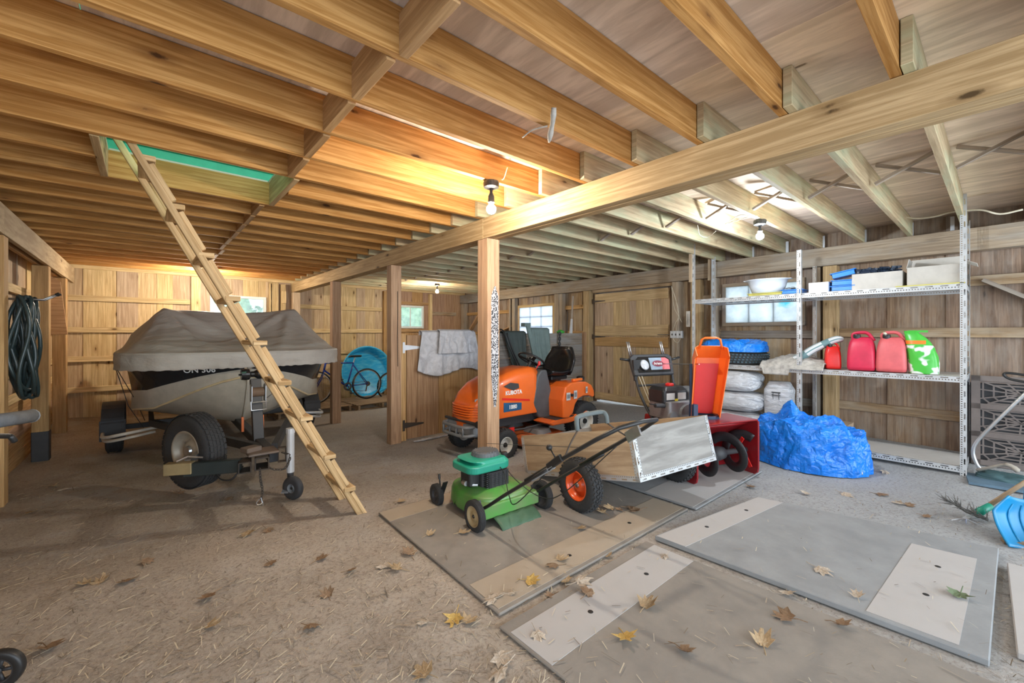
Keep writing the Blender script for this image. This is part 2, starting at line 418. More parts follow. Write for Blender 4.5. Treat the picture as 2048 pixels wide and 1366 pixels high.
def glass(name, tint, rough=.35, streak=(.55, .6, .62), milky=.5, blot=None):
    m, nt, b = NT(name)
    out = nt.nodes['Material Output']; tr = nt.nodes.new('ShaderNodeBsdfTransparent'); tl = nt.nodes.new('ShaderNodeBsdfTranslucent')
    mx = nt.nodes.new('ShaderNodeMixShader'); mx2 = nt.nodes.new('ShaderNodeMixShader')
    tc = N(nt, 'ShaderNodeTexCoord').outputs['Object']
    f = ramp(nt, noise_(nt, tc, 6, 5, .65), [(.35, 0), (.7, 1)])
    col = mixc(nt, f, tint, streak)
    if blot:
        d = nt.nodes.new('ShaderNodeVectorMath'); d.operation = 'DISTANCE'; nt.links.new(tc, d.inputs[0]); d.inputs[1].default_value = blot
        w_ = math_(nt, 'ADD', d.outputs['Value'], math_(nt, 'MULTIPLY', noise_(nt, tc, 22, 3), .1))
        col = mixc(nt, ramp(nt, w_, [(.09, .9), (.16, 0)]), col, (.2, .62, .72))
    nt.links.new(col, tl.inputs[0]); nt.links.new(mixc(nt, .5, (1, 1, 1), col), tr.inputs[0])
    mx.inputs[0].default_value = milky; nt.links.new(tr.outputs[0], mx.inputs[1]); nt.links.new(tl.outputs[0], mx.inputs[2])
    gl = nt.nodes.new('ShaderNodeBsdfGlossy'); gl.inputs['Roughness'].default_value = .1
    mx2.inputs[0].default_value = .06; nt.links.new(mx.outputs[0], mx2.inputs[1]); nt.links.new(gl.outputs[0], mx2.inputs[2])
    nt.links.new(mx2.outputs[0], out.inputs[0]); return m
M['glass_clear'] = glass('glass_clear', (.85, .95, .9), milky=.3)
M['glass_milk'] = glass('glass_milk', (.8, .82, .86), streak=(.72, .76, .82), milky=.95)
M['glass_dirty'] = glass('glass_dirty', (.62, .66, .66), streak=(.8, .82, .82), milky=.95, blot=(-.30, 0, .02))
M['white_pvc'] = plain('white_pvc', (.72, .76, .72), .4, var=.03)
x0, x1, z0, z1 = WIN1; win('window_1', ((x0+x1)/2, YB, (z0+z1)/2), x1-x0-.1, z1-z0-.1, 'x', 1, 1, .05, M['white_pvc'], M['glass_clear'])
x0, x1, z0, z1 = WIN2; win('window_2', ((x0+x1)/2, YB, (z0+z1)/2), x1-x0-.1, z1-z0-.1, 'x', 2, 1, .05, M['white_pvc'], M['glass_clear'], mt=.025)
# foliage outside the back windows
M['leaf_green'], nt, b = NT('leaf_green')
tc = N(nt, 'ShaderNodeTexCoord').outputs['Object']
nt.links.new(mixc(nt, ramp(nt, noise_(nt, tc, 7, 6, .7), [(.35, 0), (.65, 1)]), (.10, .25, .06), (.42, .62, .26)), b.inputs['Base Color'])
def bush(c, rx, ry, rz, seed):
    q = MB(seed)
    rr = random.Random(seed)
    for k in range(260):
        d = Vector((rr.gauss(0, 1), rr.gauss(0, 1), rr.gauss(0, 1))).normalized(); p = Vector((c[0]+d.x*rx, c[1]+d.y*ry, c[2]+d.z*rz))*1.0
        n = Vector((rr.gauss(0, 1), rr.gauss(0, 1), rr.gauss(0, 1))).normalized(); t = n.orthogonal().normalized(); u = n.cross(t); s = rr.uniform(.06, .14)
        q.quad([p-t*s, p-u*s*.5, p+t*s, p+u*s*.5]); q.quad([p+n*s*.5, p-u*s*.5, p-n*s*.6, p+u*s*.5])
    q.cyl((c[0], c[1], -.1), (c[0], c[1], c[2]), .08)
    q.lathe([(0, -rz*.9), (rx*.6, -rz*.6), (rx*.85, 0), (rx*.6, rz*.6), (0, rz*.9)], c, n=14)
    return q.build('garden_bush', M['leaf_green'])
tag(bush((1.3, 12.6, 1.5), 1.1, .6, 1.5, 3), 'green shrub outside, seen through the wide window behind the covered boat', 'shrub')
tag(bush((6.3, 13.2, 1.7), 1.4, .7, 1.7, 4), 'green shrub outside, seen through the small white window by the hanging bulb', 'shrub')

g_ = MB(); g_.box((3, 13.0, -.16), (16, 6.0, .1)); struct(g_.build('ground', M['leaf_green']))
# ceiling deck in plywood sheets with the hatch left open
HX0, HX1, HY0, HY1 = -.19, .76, 3.14, 3.94
mb = MB(11); rr = random.Random(4)
xs = [-1.4, -.19, .76, 1.98, 3.2, 4.42, 5.64, 7.2]
for i in range(len(xs)-1):
    y = -2.9-(i % 2)*1.2
    while y < YB+.1:
        y2 = y+2.44; a0, a1 = max(y, -2.6), min(y2, YB+.1)
        if a1 > a0:
            segs = [(a0, a1)]
            if i == 1: segs = [(p, q) for p, q in ((a0, min(a1, HY0)), (max(a0, HY1), a1)) if q > p+.01]
            for p, q in segs: mb.box(((xs[i]+xs[i+1])/2, (p+q)/2, 2.665), (xs[i+1]-xs[i]-.005, q-p-.004, .018))
        y = y2
struct(mb.build('ceiling', M['deck']))

# left wall
mb = MB(21); boards(mb, (-1.12, YB), (-1.12, .8), .55, 2.66, (-1, 0), 15, .18, .3)
wl = mb.build('wall_left', M['pine_pale']); struct(wl)
mb = MB(22)
for k in range(-2, 5): mb.box((-1.10-.006*(k % 2), 5.3, .02+.15*k), (.03, 9.1, .146))
mb.build('skirt_plank', M['pine_brown'], wl)
for z in (1.9, 1.45, 1.0, .72): nailer(wl, (-1.08, YB, z), (-1.08, 1.0, z), .035, .09, M['pine_pale'])
# right wall
DOOR_Y = (3.53, 5.10); W3 = (6.18, 7.38, 1.30, 2.06); W4 = (1.66, 2.66, 1.545, 2.12)
def rw(y, d=0): return (hx(y)+.15+d, y)
L0 = -2.4
ks = math.hypot(1, .04)
def gap(y0, y1, z0, z1): return ((y0-L0)*ks, (y1-L0)*ks, z0, z1)
mb = MB(31); boards(mb, rw(L0), rw(YB+.1), -.3, 2.66, (1, 0), 25, .19, .31, gaps=[gap(DOOR_Y[0], DOOR_Y[1], -.3, 2.20), gap(*W3), gap(*W4)])
wr = mb.build('wall_right', M['barn_board']); struct(wr)
def along(y0, y1, z, w, h, mat, name='nailer', d=.13):
    return nailer(wr, (hx(y0)+d, y0, z), (hx(y1)+d, y1, z), w, h, mat, name)
for z in (1.95, 1.43, .56):
    along(-1.6, 1.36, z, .03, .10, M['barn_board'])
    if z < 1.6: along(1.36, 2.72, z-.02, .03, .10, M['grey_plank'])
    along(2.72, 3.0, z, .03, .10, M['barn_board']); along(5.35, 6.1, z, .03, .08, M['door_rail']); along(7.5, 9.8, z, .03, .08, M['door_rail'])
for y, w in ((-1.55, .14), (1.36, .14), (3.05, .15), (3.38, .12), (5.24, .14), (5.95, .10), (6.05, .12), (7.50, .10), (9.72, .14), (1.50, .08), (2.78, .09), (7.64, .05)):
    q = MB(int(y*100)); q.box((hx(y)+.075, y, 1.12), (.14 if w > .1 else .1, w, 2.24)); q.build('stud', M['beam'] if y in (3.05, 5.24, -1.55, 1.36) else M['grey_wood'], wr, bevel=.004)
q = MB(34); q.bar((hx(0)+.09, .12, 1.95), (hx(-1.3)+.09, -1.3, .95), .035, .12, (1, 0, 0)); q.build('brace', M['grey_wood'], wr)
q = MB(35); q.bar((hx(9.6)+.09, 9.6, 1.35), (hx(8.7)+.09, 8.7, 2.2), .035, .11, (1, 0, 0)); q.build('brace', M['door_rail'], wr)
q = MB(36); q.bar((hx(7.6)+.10, 7.95, 1.5), (hx(7.6)+.10, 7.6, 1.6), .02, .10, (1, 0, 0)); q.build('brace', M['door_rail'], wr)
ym = (W3[0]+W3[1])/2; win('window_3', (hx(ym)+.10, ym, (W3[2]+W3[3])/2), W3[1]-W3[0]-.1, W3[3]-W3[2]-.1, 'y', 3, 3, .06, M['pine_pale'], M['glass_milk'])
ym = (W4[0]+W4[1])/2; win('window_4', (hx(ym)+.11, ym, (W4[2]+W4[3])/2), W4[1]-W4[0]-.06, W4[3]-W4[2]-.06, 'y', 3, 1, .05, M['grey_wood'], M['glass_dirty'], mt=.014)
# plank door in the right wall
dr = empty('door_1', (hx(4.3)+.11, (DOOR_Y[0]+DOOR_Y[1])/2, 0), -math.atan(.04)); dr['kind'] = 'structure'
wd = DOOR_Y[1]-DOOR_Y[0]
q = MB(41); s = -wd/2; rr = random.Random(9)
while s < wd/2-.01:
    w = min(rr.uniform(.13, .2), wd/2-s); q.box((.012, s+w/2, 1.17), (.022, w-.004, 2.0)); s += w
q.build('door_leaf', M['door_wood'], dr)
for z, h, mt in ((2.08, .17, 'door_wood'), (1.47, .19, 'door_wood'), (1.27, .17, 'door_rail'), (.25, .12, 'door_wood')):
    q = MB(int(z*50)); q.box((-.012, 0, z), (.024, wd-.03, h)); q.build('door_rail', M[mt], dr, bevel=.003)
for z in (2.03, 1.36):
    q = MB(); q.prism([(-.06, -.05), (.0, -.02), (.25, -.006), (.25, .006), (.0, .02), (-.06, .05)], 0, .005, Matrix.Translation((-.03, wd/2-.02, z)) @ Matrix(((0, 0, -1, 0), (-1, 0, 0, 0), (0, 1, 0, 0), (0, 0, 0, 1))))
    q.build('door_hinge', M['iron'], dr)
q = MB(); q.tube(smooth_path([(-.03, -wd/2+.2, 1.40), (-.055, -wd/2+.1, 1.40), (-.03, -wd/2+.02, 1.40), (-.03, -wd/2-.06, 1.42)], 4), .006, 6); q.build('door_latch', M['steel'], dr)
q = MB(43); q.box((.055, 0, 2.2), (.02, wd+.3, .3))  # boards added outside the door to block sky light leaking round it
for s_ in (-1, 1): q.box((.055, s_*(wd/2+.03), 1.2), (.02, .2, 2.1))
q.build('leak_boards', M['grey_plank'], dr)
q = MB(42); q.box((.0, 0, 2.225), (.05, wd+.1, .06)); q.build('door_head', M['door_wood'], dr)

# ------------------------------------------------------------------ timbers
ORD = ['first', 'second', 'third', 'fourth', 'fifth', 'sixth', 'seventh', 'eighth', 'ninth', 'tenth', 'eleventh', 'twelfth', 'thirteenth', 'fourteenth', 'fifteenth', 'sixteenth', 'seventeenth', 'eighteenth',
       'nineteenth', 'twentieth', 'twenty-first', 'twenty-second', 'twenty-third', 'twenty-fourth', 'twenty-fifth', 'twenty-sixth']
joists = []
ks_ = list(range(-1, 23))
for k in ks_:
    yf = .302+.4055*k; yc = yf-.019; n = ORD[22-k]
    rr = random.Random(k+60)
    cut = abs(yf-3.546) < .02
    q = MB(100+k)
    if cut:
        q.box(((-1.15-.19)/2-.02, yc, 2.562), (.94, .038, .184)); o = q.build('ceiling_joist', M['pine'], bevel=.002)
        tag(o, 'short stub of pine joist between the left wall and the hatch', 'joist'); q = MB(99); q.box(((.80+2.50)/2, yc, 2.562), (1.68, .038, .184))
    else: q.box(((-1.15+2.50)/2, yc, 2.562), (3.65, .038, .184+rr.uniform(-.004, 0)))
    o = q.build('ceiling_joist', M['pine'] , bevel=.002)
    n = 'cut' if cut else n; extra = '' if cut else ''
    tag(o, (n+' orange pine joist from the back wall, left of the main beam') if not cut else 'orange pine joist cut off at the hatch, left of the main beam', 'joist', 'ceiling joists left of the main beam')
    q = MB(200+k); yr = yc-.042; x1 = hx(yr)+.13
    q.box(((2.24+x1)/2, yr, 2.562), (x1-2.24, .038, .184))
    o = q.build('ceiling_joist', M['moss_joist'], bevel=.002)
    tag(o, n+' greyish joist from the back wall, right of the main beam', 'joist', 'ceiling joists right of the main beam')
# solid blocking left of the beam, X bridging on the right
for k in ks_[:-1]:
    yf = .302+.4055*k
    if 3.0 < yf < 3.9: continue
    rr = random.Random(k); n = ORD[21-k]
    q = MB(300+k); q.box((.72+rr.uniform(-.02, .02), yf+.19, 2.545), (.038, .36, .16)); o = q.build('blocking_piece', M['pine_brown'], bevel=.002)
    tag(o, 'short wooden block set between the '+n+' and next pine joists from the back wall', 'wooden block', 'blocking between the left joists')
    e = empty('joist_bridging', (4.0, yf+.13, 2.48))
    for s in (-1, 1):
        q = MB(400+k); q.bar((s*.022, -.165, .015 if s > 0 else .165), (s*.022, .165, .165 if s > 0 else .015), .035, .019); q.build('brace_strip', M['grey_wood'], e)
    tag(e, 'crossed wooden strips between the '+n+' and next greyish joists from the back wall', 'bridging', 'crossed bridging between the right joists')
# hatch lining
for x, lab in ((-.21, 'pale trimmer board closing the hatch on the side nearest the hose'), (.78, 'trimmer board closing the hatch on the side nearest the main beam')):
    q = MB(int(x*90)); q.box((x, 3.54, 2.562), (.038, .77, .184)); tag(q.build('hatch_trimmer', M['beam'], bevel=.002), lab, 'trimmer board', 'hatch trimmers')
def timber(name, bars, mat, lab, cat, grp=None, bev=.004, seed=1):
    if len(bars) == 1:
        q = MB(seed); q.box(*bars[0]); return tag(q.build(name, mat, bevel=bev), lab, cat, grp)
# main beam: four plies, in two lengths meeting on the front post
for y0, y1, lab in ((3.09, 9.72, 'long built-up timber beam running from the front post to the back wall'), (-1.9, 3.085, 'built-up timber beam passing overhead on the near side of the front post')):
    e = empty('timber_beam', (2.32, (y0+y1)/2, 2.281), 0, lab, 'beam', 'main beam lengths')
    for i in range(4):
        q = MB(500+i+int(y0)); q.box((.019+.0385*i, 0, .0945), (.0375, y1-y0, .185-.003*(i % 2))); q.build('ply', M['beam'], e, bevel=.002)
for y0, y1, lab in ((2.0, 5.3, 'near length of the pale header beam above the hanging hose'), (5.3, 9.75, 'far length of the pale header beam along the left wall')):
    e = empty('header_beam', (-.87, (y0+y1)/2, 2.225), 0, lab, 'beam', 'left wall header')
    for i in range(2):
        q = MB(520+i+int(y0)); q.box((-.02-.085*i, 0, .122), (.04, y1-y0-.002, .24)); q.build('ply', M['cart_ply'] if i == 0 else M['pine_brown'], e, bevel=.003)
for y0, y1, lab in ((-2.4, 2.72, 'grey header beam above the metal shelving'), (2.725, 8.05, 'weathered header beam above the plank door'), (8.055, 9.84, 'short darker end of the header beam in the far right corner')):
    e = empty('header_beam', (hx((y0+y1)/2), (y0+y1)/2, 2.245), -math.atan(.04), lab, 'beam', 'right wall header')
    q = MB(530+int(y0)); q.box((.07, 0, .112), (.14, (y1-y0)*ks, .224)); q.build('timber', M['grey_wood'] if y1 < 9 else M['grey_plank'], e, bevel=.004)
# posts
def post(x, y, w, d, z1, mat, lab, parts=None, seed=1):
    z0 = fz(x, y)-.05
    q = MB(seed); q.box((0, 0, (z1-z0)/2), (w, d, z1-z0)); e = empty('timber_post', (x, y, z0), 0, lab, 'post', 'timber posts')
    q.build('post_timber', mat, e, bevel=.006, seg=2); return e
p3 = post(2.32+.07, 3.02+.075, .14, .15, 2.281, M['post'], 'front timber post under the main beam, with a chewed and pitted strip down its face', seed=3)
# gnawed, pitted strip with metal mesh down the front post
M['pitted'], nt, b = NT('pitted'); tc = N(nt, 'ShaderNodeTexCoord').outputs['Object']
vo = nt.nodes.new('ShaderNodeTexVoronoi'); vo.inputs['Scale'].default_value = 70; nt.links.new(tc, vo.inputs['Vector'])
nt.links.new(mixc(nt, ramp(nt, vo.outputs['Distance'], [(.38, 0), (.62, 1)]), (.03, .03, .035), (.50, .50, .52)), b.inputs['Base Color'])
bump(nt, vo.outputs['Distance'], b, .8, .01)
q = MB(); zz0 = fz(2.4, 3.1)-.05
P = []
for i in range(60):
    z = .75+1.10*i/59; w = .042*min(1, (60-i)/6)*min(1, .30+i/22)
    P.append((z, w))
q.ring([[(.015-w+noise.noise(Vector((0, z*30, 0)))*.004, -.0758, z-zz0), (.015+w+noise.noise(Vector((5, z*30, 0)))*.004, -.0758, z-zz0)] for z, w in P], False)
q.build('pitted_strip', M['pitted'], p3, solid=.002)['label'] = 'dark pitted strip gnawed down the post face'
p2 = post(2.32+.07, 4.995+.065, .14, .13, 2.281, M['post'], 'timber post under the main beam at the stall gate, with a chain hanging on it', seed=5)
post(2.32+.07, 7.195+.065, .14, .13, 2.281, M['door_rail'], 'reddish brown timber post under the main beam next to the bicycle', seed=7)
post(2.32+.07, YB-.13, .14, .14, 2.281, M['pine_pale'], 'pale timber post holding the beam end against the back wall', seed=9)
def chain(name, pts, r, link, mat, parent=None):
    """oval links along a path"""
    P = smooth_path(pts, 8); q = MB(); acc = 0; i = 0; L = [0]
    for a, b_ in zip(P, P[1:]): L.append(L[-1]+(b_-a).length)
    n = int(L[-1]/link); k = 0
    for j in range(n):
        s = (j+.5)*link
        while k < len(L)-2 and L[k+1] < s: k += 1
        t = (s-L[k])/max(1e-6, L[k+1]-L[k]); c = P[k].lerp(P[k+1], t); d = (P[k+1]-P[k]).normalized()
        s1 = d.orthogonal().normalized(); s2 = d.cross(s1); w = s1 if j % 2 else s2
        ring = [c+d*math.cos(a)*link*.68+w*math.sin(a)*link*.36 for a in [2*PI*u/8 for u in range(8)]]
        q.tube(ring, r, 5, closed=True)
    return q.build(name, mat, parent, smooth=True)
c_ = chain('chain', [(2.405, 4.992, 1.95), (2.408, 4.992, 1.7), (2.404, 4.992, 1.4), (2.407, 4.992, 1.0)], .0022, .016, M['iron'])
tag(c_, 'thin rusty chain hanging down the post beside the stall gate', 'chain')
for y, z1, lab in ((5.36, 2.22, 'left wall post beside the green hose, at the picture edge'), (7.45, 2.22, 'left wall post with a dark scorched foot, beyond the hose'), (8.9, 2.22, 'farthest left wall post, with a notched board nailed on')):
    z0 = fz(-.93, y)-.04
    e = empty('timber_post', (-.94, y, z0), 0, lab, 'post', 'timber posts')
    q = MB(int(y*9)); q.box((0, 0, (z1-z0)/2), (.14, .15, z1-z0)); q.build('post_timber', M['post'], e, bevel=.006)
    if y == 7.45:
        q = MB(); q.box((0, 0, .2), (.145, .155, .38)); q.build('scorched_foot', M['dark'], e, bevel=.006)
    if y == 8.9:
        q = MB(); q.prism([(-.10, 0), (.09, 0), (.02, .75), (-.10, .85)], 0, .04, Matrix.Translation((.0, -.12, 1.45)) @ Matrix.Rotation(PI/2, 4, 'X')); q.build('notched_board', M['door_rail'], e)
# ------------------------------------------------------------------ bulbs
def emis(name, col, st):
    m, nt, b = NT(name); b.inputs['Emission Color'].default_value = rgb(col); b.inputs['Emission Strength'].default_value = st
    b.inputs['Base Color'].default_value = (.9, .9, .9, 1); return m
def bulb(x, y, z, zt, key, col, lab):
    e = empty('ceiling_bulb', (x, y, zt), 0, lab, 'light bulb', 'bare bulbs under the joists')
    q = MB(); q.lathe([(0, 0), (.052, 0), (.055, -.012), (.052, -.04), (.03, -.05), (0, -.05)], n=20); q.build('junction_box', M['black'], e, smooth=False)
    q = MB(); q.lathe([(.012, -.05), (.010, -.075), (.021, -.10), (.023, z-zt+.045), (0, z-zt+.045)], n=14); q.build('lamp_holder', M['black'], e)
    q = MB(); r = .033; q.lathe([(.016, z-zt+.05)]+[(r*math.cos(a), z-zt+r*math.sin(a)) for a in [rad(60-15*i) for i in range(10)]]+[(0, z-zt-r)], n=20)
    q.build('bulb', emis('bulb_'+key, col, BULB_STRENGTH[key]), e, smooth=True)
    return e
bA = bulb(1.80, 2.30, 2.276, 2.466, 'A', (1, .89, .74), 'lit bare bulb in a black holder beside the top of the front post')
q = MB(); q.tube(smooth_path([(.02, 0, -.005), (.06, .0, .03), (.10, -.01, .04), (.12, -.03, .12)], 6), .004, 6); q.build('cord', M['cable'], bA)
bB = bulb(4.29, 1.46, 2.318, 2.466, 'B', (.80, .90, 1), 'lit bare bulb in a blue-grey holder over the metal shelving')
bD = bulb(*atz(408, 560, 2.30).to_2d(), 2.30, 2.466, 'D', (1, .91, .77), 'bare bulb mostly hidden behind the ladder, above the covered boat')
bC = bulb(4.63, 7.76, 2.30, 2.466, 'C', (1, .90, .74), 'small lit bulb far back near the white window')
# loft above the hatch: green slatted wall and roof
q = MB(60); G = plain('green_slat', (.05, .42, .26), .5, var=.1)
for i in range(9): q.box((.3, 4.10+.02*(i % 2), 2.70+.062*i), (1.7, .02, .068))
for i in range(5): q.box((-.32-.01*(i % 2), 3.6, 2.71+.09*i), (.02, 1.3, .096))
q.box((.3, 3.3, 3.25), (2.2, 2.4, .02))
o = q.build('loft_slats', G); tag(o, 'green slatted boarding of the loft, glimpsed through the hatch', 'slats')

# ------------------------------------------------------------------ ladder
fz0 = fz(1.2, 3.1); lad = empty('ladder', (1.2, 3.26, fz0), 0, 'homemade wooden ladder leaning from the dirt floor up into the hatch', 'ladder')
def LP(s, y, o=0):       # point on a rail, o: offset square to the rail towards the climber side
    d = Vector((-1.27, 0, 2.44)).normalized(); nrm = Vector((d.z, 0, -d.x))
    p = Vector((1.21, 0, 0))+Vector((-1.27, 0, 2.44))*s+nrm*o
    return Vector((p.x-1.2, y-3.26, p.z))
rs = [.08, .184, .30, .402, .511, .625, .73, .841, .945]
for y in (3.055, 3.455):
    y2 = y+.15
    a, b_ = LP(-.01, y, -.035), LP(1.12, y2, -.035); d = (b_-a).normalized(); up = Vector((0, 1, 0)).cross(d)
    q = MB(int(y*100)); q.bar(a, b_, .038, .036, up); q.build('rail', M['ladder'], lad, bevel=.003)
    for s0, s1 in zip([-.01]+rs[:-1], rs):
        f0, f1 = s0+(.012 if s0 > 0 else 0), s1-.012
        q = MB(int(s0*999)+int(y)); ya = y+.15*s0; yb = y+.15*s1
        q.bar(LP(f0, ya, -.003), LP(f1, yb, -.003), .038, .026, up); q.build('spacer_block', M['ladder'], lad, bevel=.002)
for i, s in enumerate(rs):
    y = 3.055+.15*s; c0 = LP(s, y-.030, -.008); c1 = LP(s, y+.435, -.008)
    q = MB(700+i); q.bar(c0, c1, .080, .030); q.build('rung', M['ladder'], lad, bevel=.003)

# ------------------------------------------------------------------ rubber / plywood mats
M['mat'] = plain('mat', (.27, .245, .215), .9, var=.6, sc=5, dark=(.18, .165, .15), spec=.15, bmp=.15, bsc=120)
M['mat_grey'] = plain('mat_grey', (.29, .30, .305), .9, var=.6, sc=5, dark=(.20, .205, .21), spec=.15, bmp=.15, bsc=120)
M['mat_strip'] = plain('mat_strip', (.38, .32, .25), .9, var=.5, sc=7, dark=(.33, .28, .22), spec=.15)
M['mat_pale'] = plain('mat_pale', (.42, .405, .395), .9, var=.5, sc=7, dark=(.40, .38, .36), spec=.15)
M['mat_edge'] = plain('mat_edge', (.16, .12, .085), .9)
def slab(name, quad, th, mat, lab, strips=(), holes=(), side=None, lift=.006):
    """quad: four floor corners (x, y) in order; strips: (u0, u1, v0, v1, material) bands; one thing"""
    Q = [Vector(p).to_2d() for p in quad]; c = sum(Q, Vector((0, 0)))/4; z = fz(c.x, c.y)+lift
    e = empty(name, (c.x, c.y, z), 0, lab, 'floor mat', 'mats laid on the dirt floor')
    def P(u, v): p = (Q[0]*(1-u)+Q[1]*u)*(1-v)+(Q[3]*(1-u)+Q[2]*u)*v; return (p.x-c.x, p.y-c.y)
    q = MB(int(c.x*100)); q.prism([P(0, 0), P(1, 0), P(1, 1), P(0, 1)], 0, th); q.build('mat_sheet', [mat], e, bevel=.004)
    for i, (u0, u1, v0, v1, mm, nm) in enumerate(strips):
        q = MB(i); q.prism([P(u0, v0), P(u1, v0), P(u1, v1), P(u0, v1)], th-.001, th+.002); q.build(nm, mm, e)['label'] = 'paler worn band on the mat'
    q = MB()
    for u, v in holes: x, y = P(u, v); q.lathe([(0, th+.0035), (.012, th+.0035), (.014, th+.001)], (x, y, 0), n=12)
    if holes: q.build('lifting_holes', M['black'], e)
    return e
slab('stall_mat', [(1.22, 1.50), (3.00, 1.50), (3.00, 2.92), (1.26, 2.92)], .014, M['mat'], 'brown rubber mat under the green lawn mower, tan band along its near edge',
     [(.01, .99, .02, .19, M['mat_strip'], 'worn_band'), (.0, .5, .86, .99, M['mat_strip'], 'worn_band')], [(.35, .09), (.7, .1)])
slab('stall_mat', [(1.20, -1.1), (2.38, -1.1), (2.34, 1.44), (1.17, 1.44)], .012, M['mat'], 'grey-brown rubber mat at the bottom of the picture, pink-tan band at its far end',
     [(.01, .99, .88, .975, M['mat_pale'], 'worn_band'), (.3, .99, .30, .42, M['mat_pale'], 'worn_band')], [(.32, .92), (.72, .92)])
slab('stall_mat', [(2.47, .03), (3.80, .01), (3.58, 1.24), (2.41, 1.42)], .03, M['mat_grey'], 'large grey mat right of the centre joint with pale bands at both ends',
     [(.0, .99, .86, .99, M['mat_pale'], 'worn_band'), (.02, .80, .06, .27, M['mat_pale'], 'worn_band')], [(.3, .16), (.6, .16), (.3, .92), (.7, .92)])
slab('stall_mat', [(3.04, 1.46), (4.35, 1.46), (4.35, 2.9), (3.06, 2.9)], .012, M['mat_grey'], 'grey mat with a white band lying under the snow blower',
     [(.01, .99, .02, .30, M['mat_pale'], 'worn_band')])
slab('paving_slab', [(2.60, -.75), (3.62, -.75), (3.60, -.02), (2.62, -.04)], .03, M['mat_pale'], 'thick pale slab cut off by the picture edge beside the snow shovel')

# ------------------------------------------------------------------ slotted angle shelving
M['slotted'], nt, b = NT('slotted')
uv = N(nt, 'ShaderNodeUVMap').outputs[0]; sp = N(nt, 'ShaderNodeSeparateXYZ'); nt.links.new(uv, sp.inputs[0])
def slots(nt, u, v, per, lo, hi, w, vc, vw):
    fu = math_(nt, 'FRACT', math_(nt, 'DIVIDE', u, per)); a = math_(nt, 'MULTIPLY', math_(nt, 'GREATER_THAN', fu, lo), math_(nt, 'LESS_THAN', fu, hi))
    return math_(nt, 'MULTIPLY', a, math_(nt, 'LESS_THAN', math_(nt, 'ABSOLUTE', math_(nt, 'SUBTRACT', v, vc)), vw))
s1 = slots(nt, sp.outputs[0], sp.outputs[1], .10, .12, .62, 0, .013, .0048)
s2 = slots(nt, sp.outputs[0], sp.outputs[1], .02, .25, .68, 0, .031, .0045)
msk = math_(nt, 'MAXIMUM', s1, s2)
tc = N(nt, 'ShaderNodeTexCoord').outputs['Object']
nt.links.new(mixc(nt, ramp(nt, noise_(nt, tc, 4, 4), [(.3, 0), (.7, 1)]), (.56, .57, .57), (.46, .47, .47)), b.inputs['Base Color'])
b.inputs['Roughness'].default_value = .45; b.inputs['Metallic'].default_value = .25
nt.links.new(math_(nt, 'SUBTRACT', 1.0, msk), b.inputs['Alpha'])
def angle(q, p0, p1, a, b_, w=.042, t=.002, w2=None):
    """slotted angle from p0 to p1 with legs along a and b_ ; uv: length, distance from the corner"""
    p0, p1, a, b_ = map(Vector, (p0, p1, a, b_)); L = (p1-p0).length
    for d, n, ww in ((a, b_, w), (b_, a, w2 or w)):
        for o in (0, t):
            P = [p0+n*o, p1+n*o, p1+d*ww+n*o, p0+d*ww+n*o]
            if o: P.reverse(); uv_ = [(0, ww), (L, ww), (L, 0), (0, 0)]
            else: uv_ = [(0, 0), (L, 0), (L, ww), (0, ww)]
            q.quad(P, 0, uv_)
        q.quad([p0+d*ww, p1+d*ww, p1+d*ww+n*t, p0+d*ww+n*t], 0, [(0, .05)]*4)
    return q
SX, SX2 = 5.47, 6.08; SY = (.20, 1.447, 2.68)
rack = empty('metal_shelving', (SX, 1.44, fz(SX, 1.4)), 0, 'tall grey slotted-angle metal shelving against the right wall', 'shelving')
oz = rack.location.z
def rl(x, y, z): return (x-SX, y-1.44, z-oz)
tops = {(0, 0): 2.653, (0, 1): 2.52, (1, 0): 2.345, (1, 1): 2.23, (2, 0): 2.60, (2, 1): 2.50}
for (i, k), zt in tops.items():
    y = SY[i]; x = SX if k == 0 else SX2; sy = 1 if i < 2 else -1
    q = MB(); angle(q, rl(x, y, fz(x, y)), rl(x, y, zt), (0, sy, 0), (1 if k == 0 else -1, 0, 0)); q.build('upright', M['slotted'], rack)
q = MB(); q.box(rl(SX-.012, SY[2]+.012, 2.35), (.035, .035, .5)); q.build('wood_batten', M['cart_ply'], rack)
q = MB(); q.box(rl(SX2+.03, SY[2]+.03, 2.36), (.035, .09, .36)); q.build('wood_batten', M['cart_ply'], rack)
M['shelf_top'] = plain('shelf_top', (.50, .48, .45), .8, var=.4, dark=(.40, .38, .35), sc=6)
for z in (1.865, 1.035, .235):
    for i in (0, 1):
        y0, y1 = SY[i]+.002, SY[i+1]-.002
        for x, s in ((SX+.003, 1), (SX2-.003, -1)):
            q = MB(); angle(q, rl(x, y0, z), rl(x, y1, z), (0, 0, -1), (s, 0, 0), .052, w2=.035); q.build('shelf_beam', M['slotted'], rack)
        for y, s in ((y0+.003, 1), (y1-.003, -1)):
            q = MB(); angle(q, rl(SX, y, z-.003), rl(SX2, y, z-.003), (0, 0, -1), (0, s, 0), .042); q.build('cross_beam', M['slotted'], rack)
        q = MB(int(z*100)+i); q.box(rl((SX+SX2)/2, (y0+y1)/2, z-.009), (SX2-SX-.03, y1-y0-.02, .012)); q.build('shelf_board', M['shelf_top'], rack)
